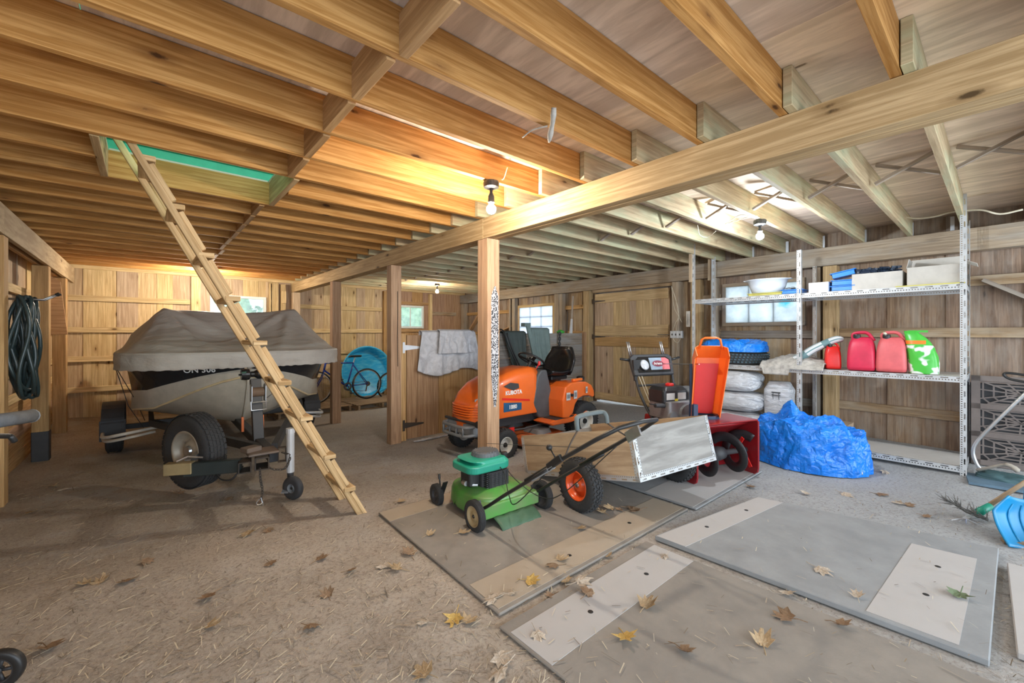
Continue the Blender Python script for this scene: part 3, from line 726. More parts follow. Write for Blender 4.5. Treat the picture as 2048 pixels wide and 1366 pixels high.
# ------------------------------------------------------------------ things on the shelving
ZT, ZM, ZB = 1.8655, 1.0355, .2355
def rrect(w, d, r, n=4):
    o = []
    for cx, cy, a0 in ((w/2-r, d/2-r, 0), (-w/2+r, d/2-r, 90), (-w/2+r, -d/2+r, 180), (w/2-r, -d/2+r, 270)):
        for i in range(n+1): a = rad(a0+90*i/n); o.append((cx+r*math.cos(a), cy+r*math.sin(a)))
    return o
def loft(q, secs, n=4, m=0, cap=True):
    """secs: (z, w, d, r, cx, cy)"""
    P = [[(x+cx, y+cy, z) for x, y in rrect(w, d, r, n)] for z, w, d, r, cx, cy in secs]
    b, k = q.ring(P, True, m)
    if cap:
        q.f.append(tuple(b+i for i in reversed(range(k)))); q.m.append(m); q.uv.append([(0, 0)]*k)
        e = b+(len(P)-1)*k; q.f.append(tuple(e+i for i in range(k))); q.m.append(m); q.uv.append([(0, 0)]*k)
def fuel_can(x, y, s, mat, lab, spout=True, rz=0, tall=1):
    e = empty('fuel_can', (x, y, ZM), rz, lab, 'fuel can', None)
    q = MB(); w, d, h = .275*s, .235*s, .375*s*tall
    loft(q, [(0, w*.94, d*.94, .03*s, 0, 0), (.012*s, w, d, .035*s, 0, 0), (h*.55, w*.98, d*.97, .04*s, 0, 0), (h*.80, w*.80, d*.85, .045*s, 0, .0), (h*.90, w*.55, d*.7, .04*s, 0, 0), (h*.93, w*.40, d*.6, .035*s, 0, 0)])
    q.build('can_body', mat, e, smooth=True, sub=1)
    q = MB(); q.tube(smooth_path([(0, d*.30, h*.86), (0, d*.30, h*1.0), (0, d*.1, h*1.05), (0, -d*.2, h*1.03), (0, -d*.42, h*.82)], 4), .014*s, 8, flat=1.3); q.build('handle', mat, e, smooth=True)
    q = MB(); q.lathe([(.03*s, h*.88), (.032*s, h*.97), (.028*s, h*1.0), (0, h*1.0)], (-.05*s, d*.15, 0), n=14); q.build('cap', M['black'], e)
    if spout:
        q = MB(); q.tube(smooth_path([(-.05*s, .04*s, h*.98), (-.05*s, .05*s, h*1.03), (.02*s, .06*s, h*1.04)], 4), .013*s, 8); q.build('spout', M['cable'], e)
    return e
RP1 = plain('red_can', (.62, .022, .07), .45, var=.1); RP2 = plain('red_can_faded', (.70, .13, .14), .5, var=.1); RP3 = plain('red_can_small', (.72, .015, .012), .35)
fuel_can(5.66, .955, 1.0, RP1, 'deep pink-red fuel can next to the small red can on the shelf', False, .1)
fuel_can(5.67, .72, 1.0, RP2, 'faded pink fuel can standing against the green bag', True, .05)
fuel_can(5.66, 1.205, .62, RP3, 'small bright red fuel can beside the striped blanket', False, .3, 1.15)
# green and white printed sack
GB, nt, b = NT('green_bag'); tc = N(nt, 'ShaderNodeTexCoord').outputs['Object']
sp_ = N(nt, 'ShaderNodeSeparateXYZ'); nt.links.new(tc, sp_.inputs[0])
wv = nt.nodes.new('ShaderNodeTexNoise'); wv.inputs['Scale'].default_value = 7; nt.links.new(tc, wv.inputs[0])
low = math_(nt, 'LESS_THAN', sp_.outputs[2], .27); wm = math_(nt, 'MULTIPLY', low, ramp(nt, wv.outputs[0], [(.47, 0), (.5, 1)]))
cc = mixc(nt, wm, (.07, .50, .06), (.75, .82, .76))
ob = math_(nt, 'MULTIPLY', math_(nt, 'LESS_THAN', math_(nt, 'ABSOLUTE', math_(nt, 'SUBTRACT', sp_.outputs[2], .30)), .018), math_(nt, 'GREATER_THAN', sp_.outputs[1], -.02))
nt.links.new(mixc(nt, ob, cc, (.85, .22, .03)), b.inputs['Base Color']); b.inputs['Roughness'].default_value = .3
q = MB()
def gb(u, v):
    a = 2*PI*u; z = .41*v; w = .105*(1-.15*v)*(1+.12*math.sin(v*PI)); d = .075*math.sqrt(max(0, 1-v**3)); c = math.cos(a); s_ = math.sin(a)
    k = 1+.05*noise.noise(Vector((c*2, s_*2, z*14)))
    r = 1/max(abs(c)**3+abs(s_)**3, .1)**(1/3)
    return (d*s_*r*k+.0, w*c*r*k+.05*v*v, z-.10*v*v*max(0, -c)*1.0)
q.grid(gb, 40, 26); e = empty('seed_sack', (5.66, .49, ZM), 0, 'green and white printed plastic sack at the right end of the shelf', 'sack')
q.build('sack_body', GB, e, smooth=True); q = MB(); q.box((0, .04, .405), (.006, .14, .02)); q.build('sealed_top', plain('bag_green', (.07, .5, .06), .3), e)
# folded cloths: height-field folds
def cloth_lump(name, c, lx, ly, h, mat, lab, cat, seed=1, fr=9, amp=.3, rz=0, nu=46, nv=30, edge=.35, grp=None, parent=None, flat=.0):
    """closed soft lump: top half of a rounded form with sharp creases"""
    o = Vector((seed*7.1, seed*3.3, 0))
    def f(u, v):
        a = 2*PI*u; t = v*PI*.5; k = math.cos(t)**edge
        p = Vector((math.cos(a)*k, math.sin(a)*k, 0)); sq = 1/max(abs(math.cos(a))**3.5+abs(math.sin(a))**3.5, .01)**(1/3.5)
        rid = lambda s: 1-2*abs(noise.noise(Vector((p.x*s*lx*4, p.y*s*ly*4, math.sin(t)*s*.4))+o))
        z = h*math.sin(t)**.8*(1-flat+flat)
        d = (rid(fr*.3)-.6)*amp+(rid(fr)-.6)*amp*.45
        kk = 1+d*.35*math.sin(t*.9+.5)
        return (lx*p.x*sq*kk, ly*p.y*sq*kk, max(0, z*(1+d*.5*min(1, v*3))) if v > 0 else 0)
    q = MB(); q.grid(f, nu, nv); e = q.build(name, mat, parent, smooth=True)
    if not parent: e.location = c; e.rotation_euler = (0, 0, rz); tag(e, lab, cat, grp)
    return e
M['tarp_blue'], nt, b = NT('tarp_blue'); tc = N(nt, 'ShaderNodeTexCoord').outputs['Object']
cr = nt.nodes.new('ShaderNodeTexVoronoi'); cr.feature = 'DISTANCE_TO_EDGE'; cr.inputs['Scale'].default_value = 4.5
wp = nt.nodes.new('ShaderNodeVectorMath'); wp.operation = 'ADD'; nt.links.new(tc, wp.inputs[0])
nz = nt.nodes.new('ShaderNodeTexNoise'); nz.inputs['Scale'].default_value = 4; nt.links.new(tc, nz.inputs[0]); nt.links.new(nz.outputs[1], wp.inputs[1]); nt.links.new(wp.outputs[0], cr.inputs['Vector'])
nt.links.new(mixc(nt, ramp(nt, noise_(nt, tc, 5, 5), [(.35, 0), (.65, 1)]), (.004, .22, .80), (.004, .16, .66)), b.inputs['Base Color'])
b.inputs['Roughness'].default_value = .30; b.inputs['Specular IOR Level'].default_value = .6
bump(nt, math_(nt, 'ADD', math_(nt, 'MULTIPLY', ramp(nt, cr.outputs['Distance'], [(0, 0), (.3, 1)]), .35), math_(nt, 'MULTIPLY', noise_(nt, tc, 11, 4, .55, 1.5), .8)), b, .6, .04)
M['burlap'] = plain('burlap', (.50, .47, .42), .9, var=.2, sc=20, bmp=.3, bsc=60)
M['bag_white'], nt, b = NT('bag_white'); tc = N(nt, 'ShaderNodeTexCoord').outputs['Object']
wr_ = noise_(nt, mapping(nt, tc, (9, 3, 14)), 1.6, 5, .65, 1.5)
nt.links.new(mixc(nt, ramp(nt, wr_, [(.3, 0), (.55, 1)]), (.42, .42, .43), (.66, .67, .69)), b.inputs['Base Color']); b.inputs['Roughness'].default_value = .5; bump(nt, wr_, b, .9, .03)
# tire with a blue tarp folded over it
e = empty('spare_tire', (5.78, 2.20, ZM), 0, 'car tire lying flat on the shelf under a folded blue tarp', 'tire')
prof = [(.19, .03), (.22, .0), (.29, .0), (.315, .02), (.32, .07), (.315, .13), (.29, .155), (.22, .155), (.19, .13)]
q = MB(); q.lathe(prof+[prof[0]], n=48); q.build('tire_wall', M['tread'], e, smooth=True)
q = MB()
for i in range(48):
    a = 2*PI*i/48
    for zz in (.035, .065, .095, .125): q.box((.319*math.cos(a+zz), .319*math.sin(a+zz), zz), (.012, .026, .018), RZ(a+zz+.3))
q.build('tread_blocks', plain('blue_tread', (.04, .075, .095), .7), e)
cloth_lump('folded_tarp', (5.76, 2.26, ZM+.158), .30, .37, .15, M['tarp_blue'], 'blue tarp folded in a loose pad on top of the shelf tire', 'tarp', 4, 7, .32)
# burlap cloth spilling over the edge, striped blanket roll
q = MB()
def bl(u, v):
    y = 1.86-.62*u; x = SX-.045+.45*v; h = .10*math.sin(min(1, v*1.6)*PI*.5)*(1+.6*math.sin(u*5))*(.25+u)
    z = ZM+.012+h+.03*(1-abs(noise.noise(Vector((y*7, x*9, 1)))*2))+.012*noise.noise(Vector((y*25, x*25, 1)))
    if v < .16: k = 1-v/.16; x = SX-.012-.015*k; z = ZM+.015-.10*k*(1 if .05 < u < .5 else .3)
    return (x, y, z)
q.grid(bl, 46, 34); o = q.build('burlap_cloth', M['burlap'], smooth=True, solid=.004); tag(o, 'pale crumpled mesh cloth hanging over the middle shelf edge', 'cloth')
BK, nt, b = NT('blanket'); uv = N(nt, 'ShaderNodeUVMap').outputs[0]; sp_ = N(nt, 'ShaderNodeSeparateXYZ'); nt.links.new(uv, sp_.inputs[0])
st = math_(nt, 'GREATER_THAN', math_(nt, 'FRACT', math_(nt, 'MULTIPLY', sp_.outputs[0], 4.0)), .72); st2 = math_(nt, 'GREATER_THAN', math_(nt, 'FRACT', math_(nt, 'MULTIPLY', sp_.outputs[1], 14.0)), .7)
nt.links.new(mixc(nt, math_(nt, 'MAXIMUM', st, st2), (.68, .70, .70), (.16, .27, .28)), b.inputs['Base Color']); b.inputs['Roughness'].default_value = .9
q = MB(); q.tube(smooth_path([(5.60, 1.66, ZM+.05), (5.62, 1.52, ZM+.10), (5.66, 1.36, ZM+.22), (5.70, 1.20, ZM+.31), (5.72, 1.12, ZM+.325)], 6), [.05, .055, .06, .065, .07, .072, .074, .075, .075, .075, .075, .074, .073, .072, .071, .07, .07, .07, .07, .068, .066, .06, .055, .045, .03], 14, flat=.6)
o = q.build('blanket_roll', BK, smooth=True); tag(o, 'rolled white blanket with dark green stripes sticking up behind the small red can', 'blanket')
# top shelf
e = empty('wash_tub', (5.62, 1.83, ZT+.035), .1, 'white oval plastic tub standing on a yellow tray on the top shelf', 'tub')
q = MB(); P = []
for z, s in ((0, .70), (.004, .76), (.075, .88), (.15, .97), (.155, 1.08), (.162, 1.08), (.158, .96), (.08, .86), (.012, .74), (.010, .0)):
    P.append([(.16*s*math.cos(a), .215*s*math.sin(a), z) for a in [2*PI*i/36 for i in range(36)]])
q.ring(P); q.f.append(tuple(reversed(range(36)))); q.m.append(0); q.uv.append([(0, 0)]*36); q.build('tub_body', plain('tub', (.68, .74, .82), .4, var=.03), e, smooth=True)
q = MB()
for s in (-1, 1): q.box((0, s*.235, .158), (.10, .035, .008))
q.build('rim_grips', plain('tub2', (.72, .74, .78), .4), e, bevel=.004)
def tray(name, x, y, z, w, d, h, mat, lab, rz=0, t=.006, ribs=0, rx=0):
    e = empty(name, (x, y, z), rz, lab, 'tray'); e.rotation_euler = (0, rx, rz)
    q = MB(); q.box((0, 0, t/2), (w, d, t)); q.build('tray_base', mat, e)
    q = MB()
    for s in (-1, 1): q.box((s*(w/2-t/2), 0, h/2), (t, d, h)); q.box((0, s*(d/2-t/2), h/2), (w, t, h))
    q.box((-w/2-.006, 0, h-.004), (.02, d+.02, .008)); q.box((w/2+.006, 0, h-.004), (.02, d+.02, .008)); q.box((0, -d/2-.006, h-.004), (w, .02, .008)); q.box((0, d/2+.006, h-.004), (w, .02, .008))
    q.build('tray_sides', mat, e, bevel=.002)
    if ribs:
        q = MB()
        for i in range(ribs): q.box((0, -d/2+d*(i+1)/(ribs+1), h*.4), (w-.01, .005, h*.7))
        q.build('dividers', mat, e)
    return e
YL = plain('yellow_tray', (.62, .56, .14), .5); BL = plain('blue_tray', (.012, .22, .72), .35); BLD = plain('blue_box', (.02, .12, .34), .4)
tray('plastic_tray', 5.63, 1.82, ZT, .26, .36, .033, YL, 'dusty yellow plastic tray under the white oval tub', 0, ribs=2)
tray('parts_tray', 5.60, 1.545, ZT, .22, .19, .05, BL, 'blue parts tray holding small hardware, between the tub and the shelf upright', ribs=2)
q = MB(5); rr = random.Random(5)
for i in range(14): q.box((5.60+rr.uniform(-.08, .08), 1.545+rr.uniform(-.07, .07), ZT+.055+rr.uniform(0, .02)), (rr.uniform(.02, .05), rr.uniform(.01, .03), .015), RZ(rr.uniform(0, 3)))
o = q.build('hardware_bits', M['grey']); tag(o, 'loose grey hardware bits heaped in the blue parts tray', 'hardware', kind='stuff')
e = empty('storage_box', (5.62, 1.30, ZT), 0, 'low white-fronted box with a blue side on the top shelf', 'box')
q = MB(); q.box((0, 0, .055), (.2, .18, .11)); q.build('box_body', M['white'], e, bevel=.003); q = MB(); q.box((0, -.094, .055), (.19, .008, .105)); q.build('blue_side', BLD, e)
for i, (z, tl, lab) in enumerate(((0, 0, 'lowest of the bright blue trays beside the cardboard boxes'), (.06, 0, 'middle bright blue tray in the pile beside the cardboard boxes'), (.125, -.20, 'topmost tilted blue tray in the pile beside the cardboard boxes'))):
    o = tray('blue_tray', 5.60, 1.085, ZT+z+(.012 if tl else 0), .2, .19, .055, BL, lab, .05*i); o['group'] = 'pile of blue trays'
    if tl: o.rotation_euler = (tl, 0, .1); o.location.z += .015
def carton(name, x, y, z, w, d, h, mat, lab, flaps=True, rz=0, grp=None, t=.004):
    e = empty(name, (x, y, z), rz, lab, 'cardboard box', grp)
    q = MB(); q.box((0, 0, t/2), (w, d, t)); q.build('bottom', mat, e)
    for nm, c, s in (('side_panel', (-w/2, 0, h/2), (t, d, h)), ('side_panel', (w/2, 0, h/2), (t, d, h)), ('side_panel', (0, -d/2, h/2), (w, t, h)), ('side_panel', (0, d/2, h/2), (w, t, h))):
        q = MB(); q.box(c, s); q.build(nm, mat, e)
    if flaps:
        for c, s, r in (((w/2+.01, 0, h+.05), (t, d, .11), RY(.15)), ((0, -d/2-.04, h+.01), (w*.95, .09, t), RX(.5)), ((0, d/2+.0, h+.04), (w*.8, t, .09), RX(.2))):
            q = MB(); q.box(c, s, r); q.build('flap', mat, e)
    return e
CB = plain('cardboard', (.52, .49, .44), .85, var=.08); CBB = plain('cardboard_brown', (.40, .29, .19), .85, var=.1)
carton('cardboard_box', 5.64, .815, ZT, .30, .38, .16, CB, 'pale cardboard box filled with dark plastic clips on the top shelf', False)
carton('cardboard_box', 5.66, .405, ZT+.012, .30, .37, .17, CB, 'pale cardboard box with open flaps at the end of the top shelf', True)
q = MB(6); rr = random.Random(8)
for i in range(70):
    c = (5.64+rr.uniform(-.11, .11), .815+rr.uniform(-.15, .15), ZT+.15+rr.uniform(0, .07))
    q.box(c, (rr.uniform(.05, .08), .02, .02), Matrix.Rotation(rr.uniform(0, 3), 3, 'Z') @ RX(rr.uniform(-.6, .6)))
q.box((5.64, .815, ZT+.08), (.27, .35, .15))
o = q.build('plastic_clips', plain('navy_clip', (.015, .03, .06), .4)); tag(o, 'heap of dark blue-black plastic clips filling the cardboard box', 'clips', kind='stuff')
q = MB(); q.box((5.62, .44, ZT+.0055), (.30, .46, .011)); o = q.build('yellow_board', YL, bevel=.002); tag(o, 'thin yellowish board under the open cardboard box', 'board')
# under the shelving
def sack(x, y, z, lx, ly, lz, lab, seed, rz=0):
    e = empty('white_sack', (x, y, z), rz, lab, 'sack', 'white sacks under the shelving')
    def f(u, v):
        a = 2*PI*u; t = PI*(v-.5); ct = math.cos(t); k = lambda c: math.copysign(abs(c)**.6, c)
        n = 1-2*abs(noise.noise(Vector((math.cos(a)*2.2+seed, math.sin(a)*2.2, v*3)))); n2 = noise.noise(Vector((a*4, v*3, seed)))
        w = 1+.07*n+.04*n2*ct
        return (k(math.sin(a))*ct**.6*lx*w if ct > 0 else 0, k(math.sin(t))*ly*w, lz+k(math.cos(a))*(max(ct, 0)**.6)*lz*w)
    q = MB(); q.grid(f, 40, 36); q.build('sack_body', M['bag_white'], e, smooth=True)
    q = MB(); q.tube([(-lx*.2, ly*1.0, lz), (-lx*.2, ly*1.07, lz*1.05), (-lx*.3, ly*1.12, lz*.9)], [.05, .015, .03], 8); q.build('tied_end', M['bag_white'], e, smooth=True)
sack(5.62, 2.22, ZB, .24, .34, .115, 'bottom white sack of the three lying behind the snow blower', 1)
sack(5.62, 2.22, ZB+.236, .24, .35, .115, 'middle white sack of the three lying behind the snow blower', 5)
sack(5.62, 2.24, ZB+.475,   .24, .33, .12, 'top white sack of the three, just below the middle shelf', 9)
e = empty('white_sack', (5.64, 1.71, ZB), 0, 'white paper sack standing upright between the lying sacks and the brown box', 'sack', 'white sacks under the shelving')
q = MB()
def st_(u, v):
    a = 2*PI*u; k = lambda c: math.copysign(abs(c)**.55, c); w = 1+.05*noise.noise(Vector((math.cos(a)*2, math.sin(a)*2, v*5))); s = (1 if v < .85 else 1-(v-.85)*2)
    return (k(math.sin(a))*.11*w*s, k(math.cos(a))*.15*w*s, .62*v)
q.grid(st_, 36, 26); q.f.append(tuple(i*27+26 for i in range(36))); q.m.append(0); q.uv.append([(0, 0)]*36); q.build('sack_body', M['bag_white'], e, smooth=True)
q = MB()
for yy in (-.03, .03): q.tube(smooth_path([(-.112, yy, .42), (-.125, yy, .46), (-.112, yy, .50)], 3), .003, 5)
q.box((-.118, 0, .50), (.004, .09, .012)); q.box((-.118, 0, .47), (.004, .09, .008)); q.build('strap', M['dark'], e)
carton('brown_box', 5.74, 1.30, ZB, .34, .46, .20, CBB, 'brown cardboard box on the bottom shelf behind the blue tarp heap', False)
q = MB(); q.box((5.74, 1.30, ZB+.202), (.345, .465, .004)); q.box((5.74, 1.30, ZB+.2055), (.06, .465, .002)); o = q.build('box_lid', CBB); o.parent = bpy.data.objects['brown_box']; o.location = (-5.74, -1.30, -ZB)
# heap of blue tarp on the floor
def heap(u, v):
    a = 2*PI*u; t = v*PI/2; k = math.cos(t)**.45
    cx, cy = math.cos(a)*k, math.sin(a)*k
    o = Vector((3.3, 7.7, 0)); P = Vector((cx*1.3, cy*1.3, math.sin(t)*.9))
    rid = lambda s, j: 1-2.2*abs(noise.noise(P*s+o*j))
    d = .26*rid(1.3, 1)+.13*rid(2.6, 2)+.06*rid(5, 3)+.02*noise.noise(P*11)
    r = 1+d*(.30+.3*v)
    z = .37*math.sin(t)**.75*(1+.9*d)
    pk = math.exp(-((cx-.05)**2+(cy-.30)**2)/.02)*.15
    return (cx*.36*r, cy*.45*r, max(0, z+pk*(v > .3)+(.012 if v < .05 else 0)))
q = MB(); q.grid(heap, 74, 34); o = q.build('tarp_heap', M['tarp_blue'], smooth=False)
o.location = (5.00, 1.27, fz(4.95, 1.3)-.004); tag(o, 'big crumpled heap of bright blue tarp on the floor before the shelving', 'tarp')
q = MB(); q.lathe([(.012, 0), (.016, .003), (.012, .006), (.006, .003), (.012, 0)], n=14, axis='y'); g = q.build('grommet', M['steel'], o); g.location = (-.22, -.47, .07)
# ------------------------------------------------------------------ wheels (axis along local y)
def wheel(name, parent, loc, r, w, rim_r, m_tire, m_rim, tread='turf', rz=0, dish=.02, spokes=0, holes=0, hub=.03, m_hub=None):
    """tyre is the part's own mesh, rim and hub are its children; outer face towards -y"""
    q = MB(); k = w/2; sh = min(.35*w, .3*(r-rim_r))
    prof = [(rim_r, -k*.80), (rim_r+(r-rim_r)*.35, -k), (r-sh, -k*.96), (r-sh*.3, -k*.8), (r, -k*.5), (r, 0), (r, k*.5), (r-sh*.3, k*.8), (r-sh, k*.96), (rim_r+(r-rim_r)*.35, k), (rim_r, k*.80), (rim_r, -k*.8)]
    q.lathe(prof, n=44, axis='y')
    n = 0
    if tread == 'turf':
        n = max(20, int(2*PI*r/.034)); bw = w/5.2
        for i in range(n):
            for j in range(4):
                a = 2*PI*(i+.5*(j % 2))/n; yy = (j-1.5)*bw*1.15; rr_ = r+.003 if abs(j-1.5) < 1 else r-.002
                q.box((rr_*math.sin(a), yy, rr_*math.cos(a)), (2*PI*r/n*.62, bw*.8, .009), RY(a) @ RZ(.5 if j % 2 else -.5))
    elif tread == 'road':
        n = 40
        for i in range(n):
            for j in range(5):
                a = 2*PI*(i+.3*(j % 2))/n; q.box(((r+.001)*math.sin(a), (j-2)*w/6.2, (r+.001)*math.cos(a)), (2*PI*r/n*.8, w/8, .006), RY(a))
    elif tread == 'rib':
        for j in range(5): q.lathe([(r-.001, (j-2)*w/6.2-w/17), (r+.003, (j-2)*w/6.2-w/20), (r+.003, (j-2)*w/6.2+w/20), (r-.001, (j-2)*w/6.2+w/17)], n=44, axis='y')
    t = q.build(name, m_tire, parent, smooth=False); t.location = loc; t.rotation_euler = (0, 0, rz)
    if n == 0 or 1:
        for p in t.data.polygons:
            if len(p.vertices) == 4 and p.index < 44*12: p.use_smooth = True
    q = MB(); k2 = k*.82
    if spokes:
        q.lathe([(rim_r*1.01, -k2), (rim_r*.93, -k2), (rim_r*.90, -k2*.3), (rim_r*.90, k2), (rim_r*1.01, k2)], n=36, axis='y'); q.lathe([(0, -k2*.8), (hub, -k2*.8), (hub, k2*.5), (0, k2*.5)], n=16, axis='y')
        for i in range(spokes):
            a = 2*PI*i/spokes; q.bar((hub*math.cos(a), -k2*.2, hub*math.sin(a)), (rim_r*.93*math.cos(a), -k2*.2, rim_r*.93*math.sin(a)), rim_r*.22, k2*.5, (0, 1, 0))
    else:
        q.lathe([(rim_r*1.03, -k2), (rim_r*1.0, -k2*1.08), (rim_r*.93, -k2*.98), (rim_r*.86, -k2*.62), (rim_r*.80, -k2*.5+dish), (rim_r*.5, -k2*.5+dish), (rim_r*.42, -k2*.6), (hub, -k2*.6), (0, -k2*.6)], n=36, axis='y')
        q.lathe([(rim_r*1.03, k2), (rim_r*.9, k2*.8), (rim_r*.8, k2*.1), (0, k2*.1)], n=36, axis='y')
    rim = q.build('rim', m_rim, t, smooth=True)
    for p in rim.data.polygons: pass
    q = MB(); q.lathe([(0, -k2*.85), (hub*.8, -k2*.85), (hub, -k2*.62), (hub, -k2*.2)], n=16, axis='y')
    for i in range(holes):
        a = 2*PI*i/holes; q.cyl((rim_r*.62*math.cos(a), -k2*.5+dish-.002, rim_r*.62*math.sin(a)), (rim_r*.62*math.cos(a), -k2*.5+dish-.012, rim_r*.62*math.sin(a)), rim_r*.055, 8)
    q.build('hub', m_hub or M['black'], t, smooth=False)
    return t

# ------------------------------------------------------------------ garden tractor: local +x is its front, turned to face -X
tz = fz(3.6, 3.85)
trc = empty('garden_tractor', (4.17, 3.86, tz), PI+.02, 'orange riding garden tractor with a black seat, parked behind the front post', 'garden tractor')
OR = M['orange']
RIMW = plain('rim_cream', (.66, .64, .58), .4)
for y, x, r, w, rr_ in ((.375, 1.31, .165, .13, .085), (-.375, 1.31, .165, .13, .085), (.375, 0, .242, .20, .125), (-.375, 0, .242, .20, .125)):
    wheel('wheel', trc, (x, y, r-.004), r, w, rr_, M['tread'], RIMW, 'turf', PI if y > 0 else 0, hub=.028 if r < .2 else .035)
# hood: side profile lofted across
q = MB(); P = []
def hood_sec(x, w, zt, zb, n=7):
    pts = [(x, -w, zb), (x, -w*1.02, zb+(zt-zb)*.5)]
    for i in range(n+1): a = PI/2*i/n; pts.append((x, -w+w*.42*(1-math.cos(a)), zt-(zt-zb)*.36*(1-math.sin(a))))
    m_ = [(x, -y, z) for _, y, z in reversed(pts)]
    return pts+m_
for x, w, zt, zb in ((.62, .235, .93, .47), (.72, .245, .945, .44), (.95, .25, .925, .42), (1.20, .25, .865, .41), (1.38, .245, .79, .40), (1.50, .225, .70, .38), (1.565, .19, .60, .37), (1.585, .17, .50, .36)): P.append(hood_sec(x, w, zt, zb))
q.ring(P, False); n_ = len(P[0]); q.f.append(tuple(7*n_+i for i in range(n_))); q.m.append(0); q.uv.append([(0, 0)]*n_); q.f.append(tuple(reversed(range(n_)))); q.m.append(0); q.uv.append([(0, 0)]*n_)
q.build('hood', OR, trc, smooth=True)
q = MB()   # nose grille ribs
for i in range(5):
    z = .56-.026*i; q.tube(smooth_path([(1.40, .252, z), (1.53, .225, z), (1.60, .12, z), (1.61, 0, z), (1.60, -.12, z), (1.53, -.225, z), (1.40, -.252, z)], 4), .010, 6)
q.build('grille_ribs', OR, trc, smooth=True)
q = MB(); q.grid(lambda u, v: (1.36+.245*math.sin(PI*v)**.6+.0, .25*math.cos(PI*v)*(1-.04*u), .45-.13*u), 4, 16); q.build('chin_panel', OR, trc, smooth=True, solid=.01)
GL = plain('headlight', (.35, .38, .40), .12, spec=.8)
for s in (1, -1):
    q = MB(); q.grid(lambda u, v: (1.30+.24*u, s*(.256-.03*u-.05*u*u*u+.004), .735-.10*u-.11*v*(1-.25*u)), 6, 4); q.build('headlight', GL, trc, smooth=True)
    q = MB(); q.prism([(.98, .77), (1.10, .79), (1.20, .755), (1.06, .70), (.97, .72)], -.002, .002, Matrix.Translation((0, s*.2585, 0)) @ Matrix.Rotation(PI/2, 4, 'X')); q.build('side_vent', M['dark'], trc)
q = MB(); q.prism([(.66, .40), (1.30, .40), (1.40, .47), (1.30, .52), (.80, .62), (.66, .62)], -.245, .245, Matrix.Rotation(PI/2, 4, 'X')); q.build('side_panel', OR, trc, bevel=.012, seg=2)
q = MB(); q.prism([(.36, .32), (.46, .30), (.64, .34), (.74, .52), (.66, .84), (.60, .90), (.50, .90), (.44, .70), (.34, .44)], -.25, .25, Matrix.Rotation(PI/2, 4, 'X')); q.build('console', plain('console_grey', (.085, .09, .095), .55), trc, bevel=.02, seg=2)
for s in (1, -1):
    q = MB(); q.prism([(-.05, .31), (.30, .265), (.62, .27), (.70, .31), (.60, .33), (.28, .33), (.02, .42)], s*.20, s*.46, Matrix.Rotation(PI/2, 4, 'X')); q.build('footboard', OR, trc, bevel=.01)
q = MB(); 
for s in (1, -1): q.box((.36, s*.36, .336), (.44, .19, .008), RY(.02))
q.build('foot_mat', M['dark'], trc)
# rear fenders arching over the back wheels
q = MB()
for s in (1, -1):
    prof = [(.46, .34), (.36, .33), (.28, .38), (.24, .48), (.18, .54), (.09, .565), (-.03, .56), (-.11, .53), (-.14, .55), (-.13, .62), (-.08, .69), (.02, .735), (.16, .75), (.32, .745), (.42, .70), (.47, .55)]
    q.prism(prof, s*.22, s*.475, Matrix.Rotation(PI/2, 4, 'X'))
q.prism([(.46, .45), (.42, .70), (.1, .73), (-.10, .66), (-.14, .50), (0, .46)], -.23, .23, Matrix.Rotation(PI/2, 4, 'X'))
q.build('rear_fender', OR, trc, bevel=.014, seg=2)
q = MB(); q.box((-.14, 0, .55), (.05, .80, .06)); q.build('rear_bar', M['white'], trc, bevel=.01)
LB = plain('label', (.60, .60, .58), .5)
for x, z, w, h in ((.385, .59, .07, .09), (.255, .60, .06, .10), (.04, .64, .035, .08)):
    for s in (1,):
        q = MB(); q.box((x, s*.489, z), (w, .003, h)); dl = q.build('decal', LB, trc); q = MB(); q.box((x, s*.491, z), (w*.75, .002, h*.55)); q.build('decal_mark', M['grey'], dl)
q = MB(); q.cyl((.32, .475, .60), (.32, .50, .60), .018, 14); q.build('knob', M['black'], trc)
q = MB(); q.lathe([(0, .755), (.05, .755), (.052, .79), (.03, .80), (0, .80)], (-.0, .36, 0), n=16); q.build('fuel_cap', M['black'], trc, smooth=False)
for s in (1, -1):
    q = MB(); q.box((.12, s*.40, .765), (.18, .05, .03)); q.build('fender_grip', M['orange_bright'], trc, bevel=.01)
# seat
q = MB()
def seat(u, v):
    a = (u-.5)*2; w = .25*(1-.10*v**3)
    if v < .5: t = v/.5; x = .42-.40*t; z = .82-.02*math.sin(t*PI)+.05*abs(a)**2.5
    else: t = (v-.5)/.5; x = .02-.11*math.sin(t*PI/2)*.9-.03*t+.055*abs(a)**2.5; z = .82+.33*t; w *= (1-.28*max(0, t-.55)/.45)
    return (x, a*w, z)
q.grid(seat, 18, 26); st = q.build('seat', M['black_shiny'], trc, smooth=True, solid=.045, bevel=.0)
q = MB(); q.tube([(seat(0, v/14)) for v in range(15)]+[(seat(u/8, 1)) for u in range(1, 9)]+[(seat(1, 1-v/14)) for v in range(1, 15)], .016, 6); q.build('seat_piping', M['black_shiny'], st, smooth=True)
q = MB(); q.box((.18, 0, .775), (.30, .34, .05)); q.build('seat_base', M['black'], trc, bevel=.01)
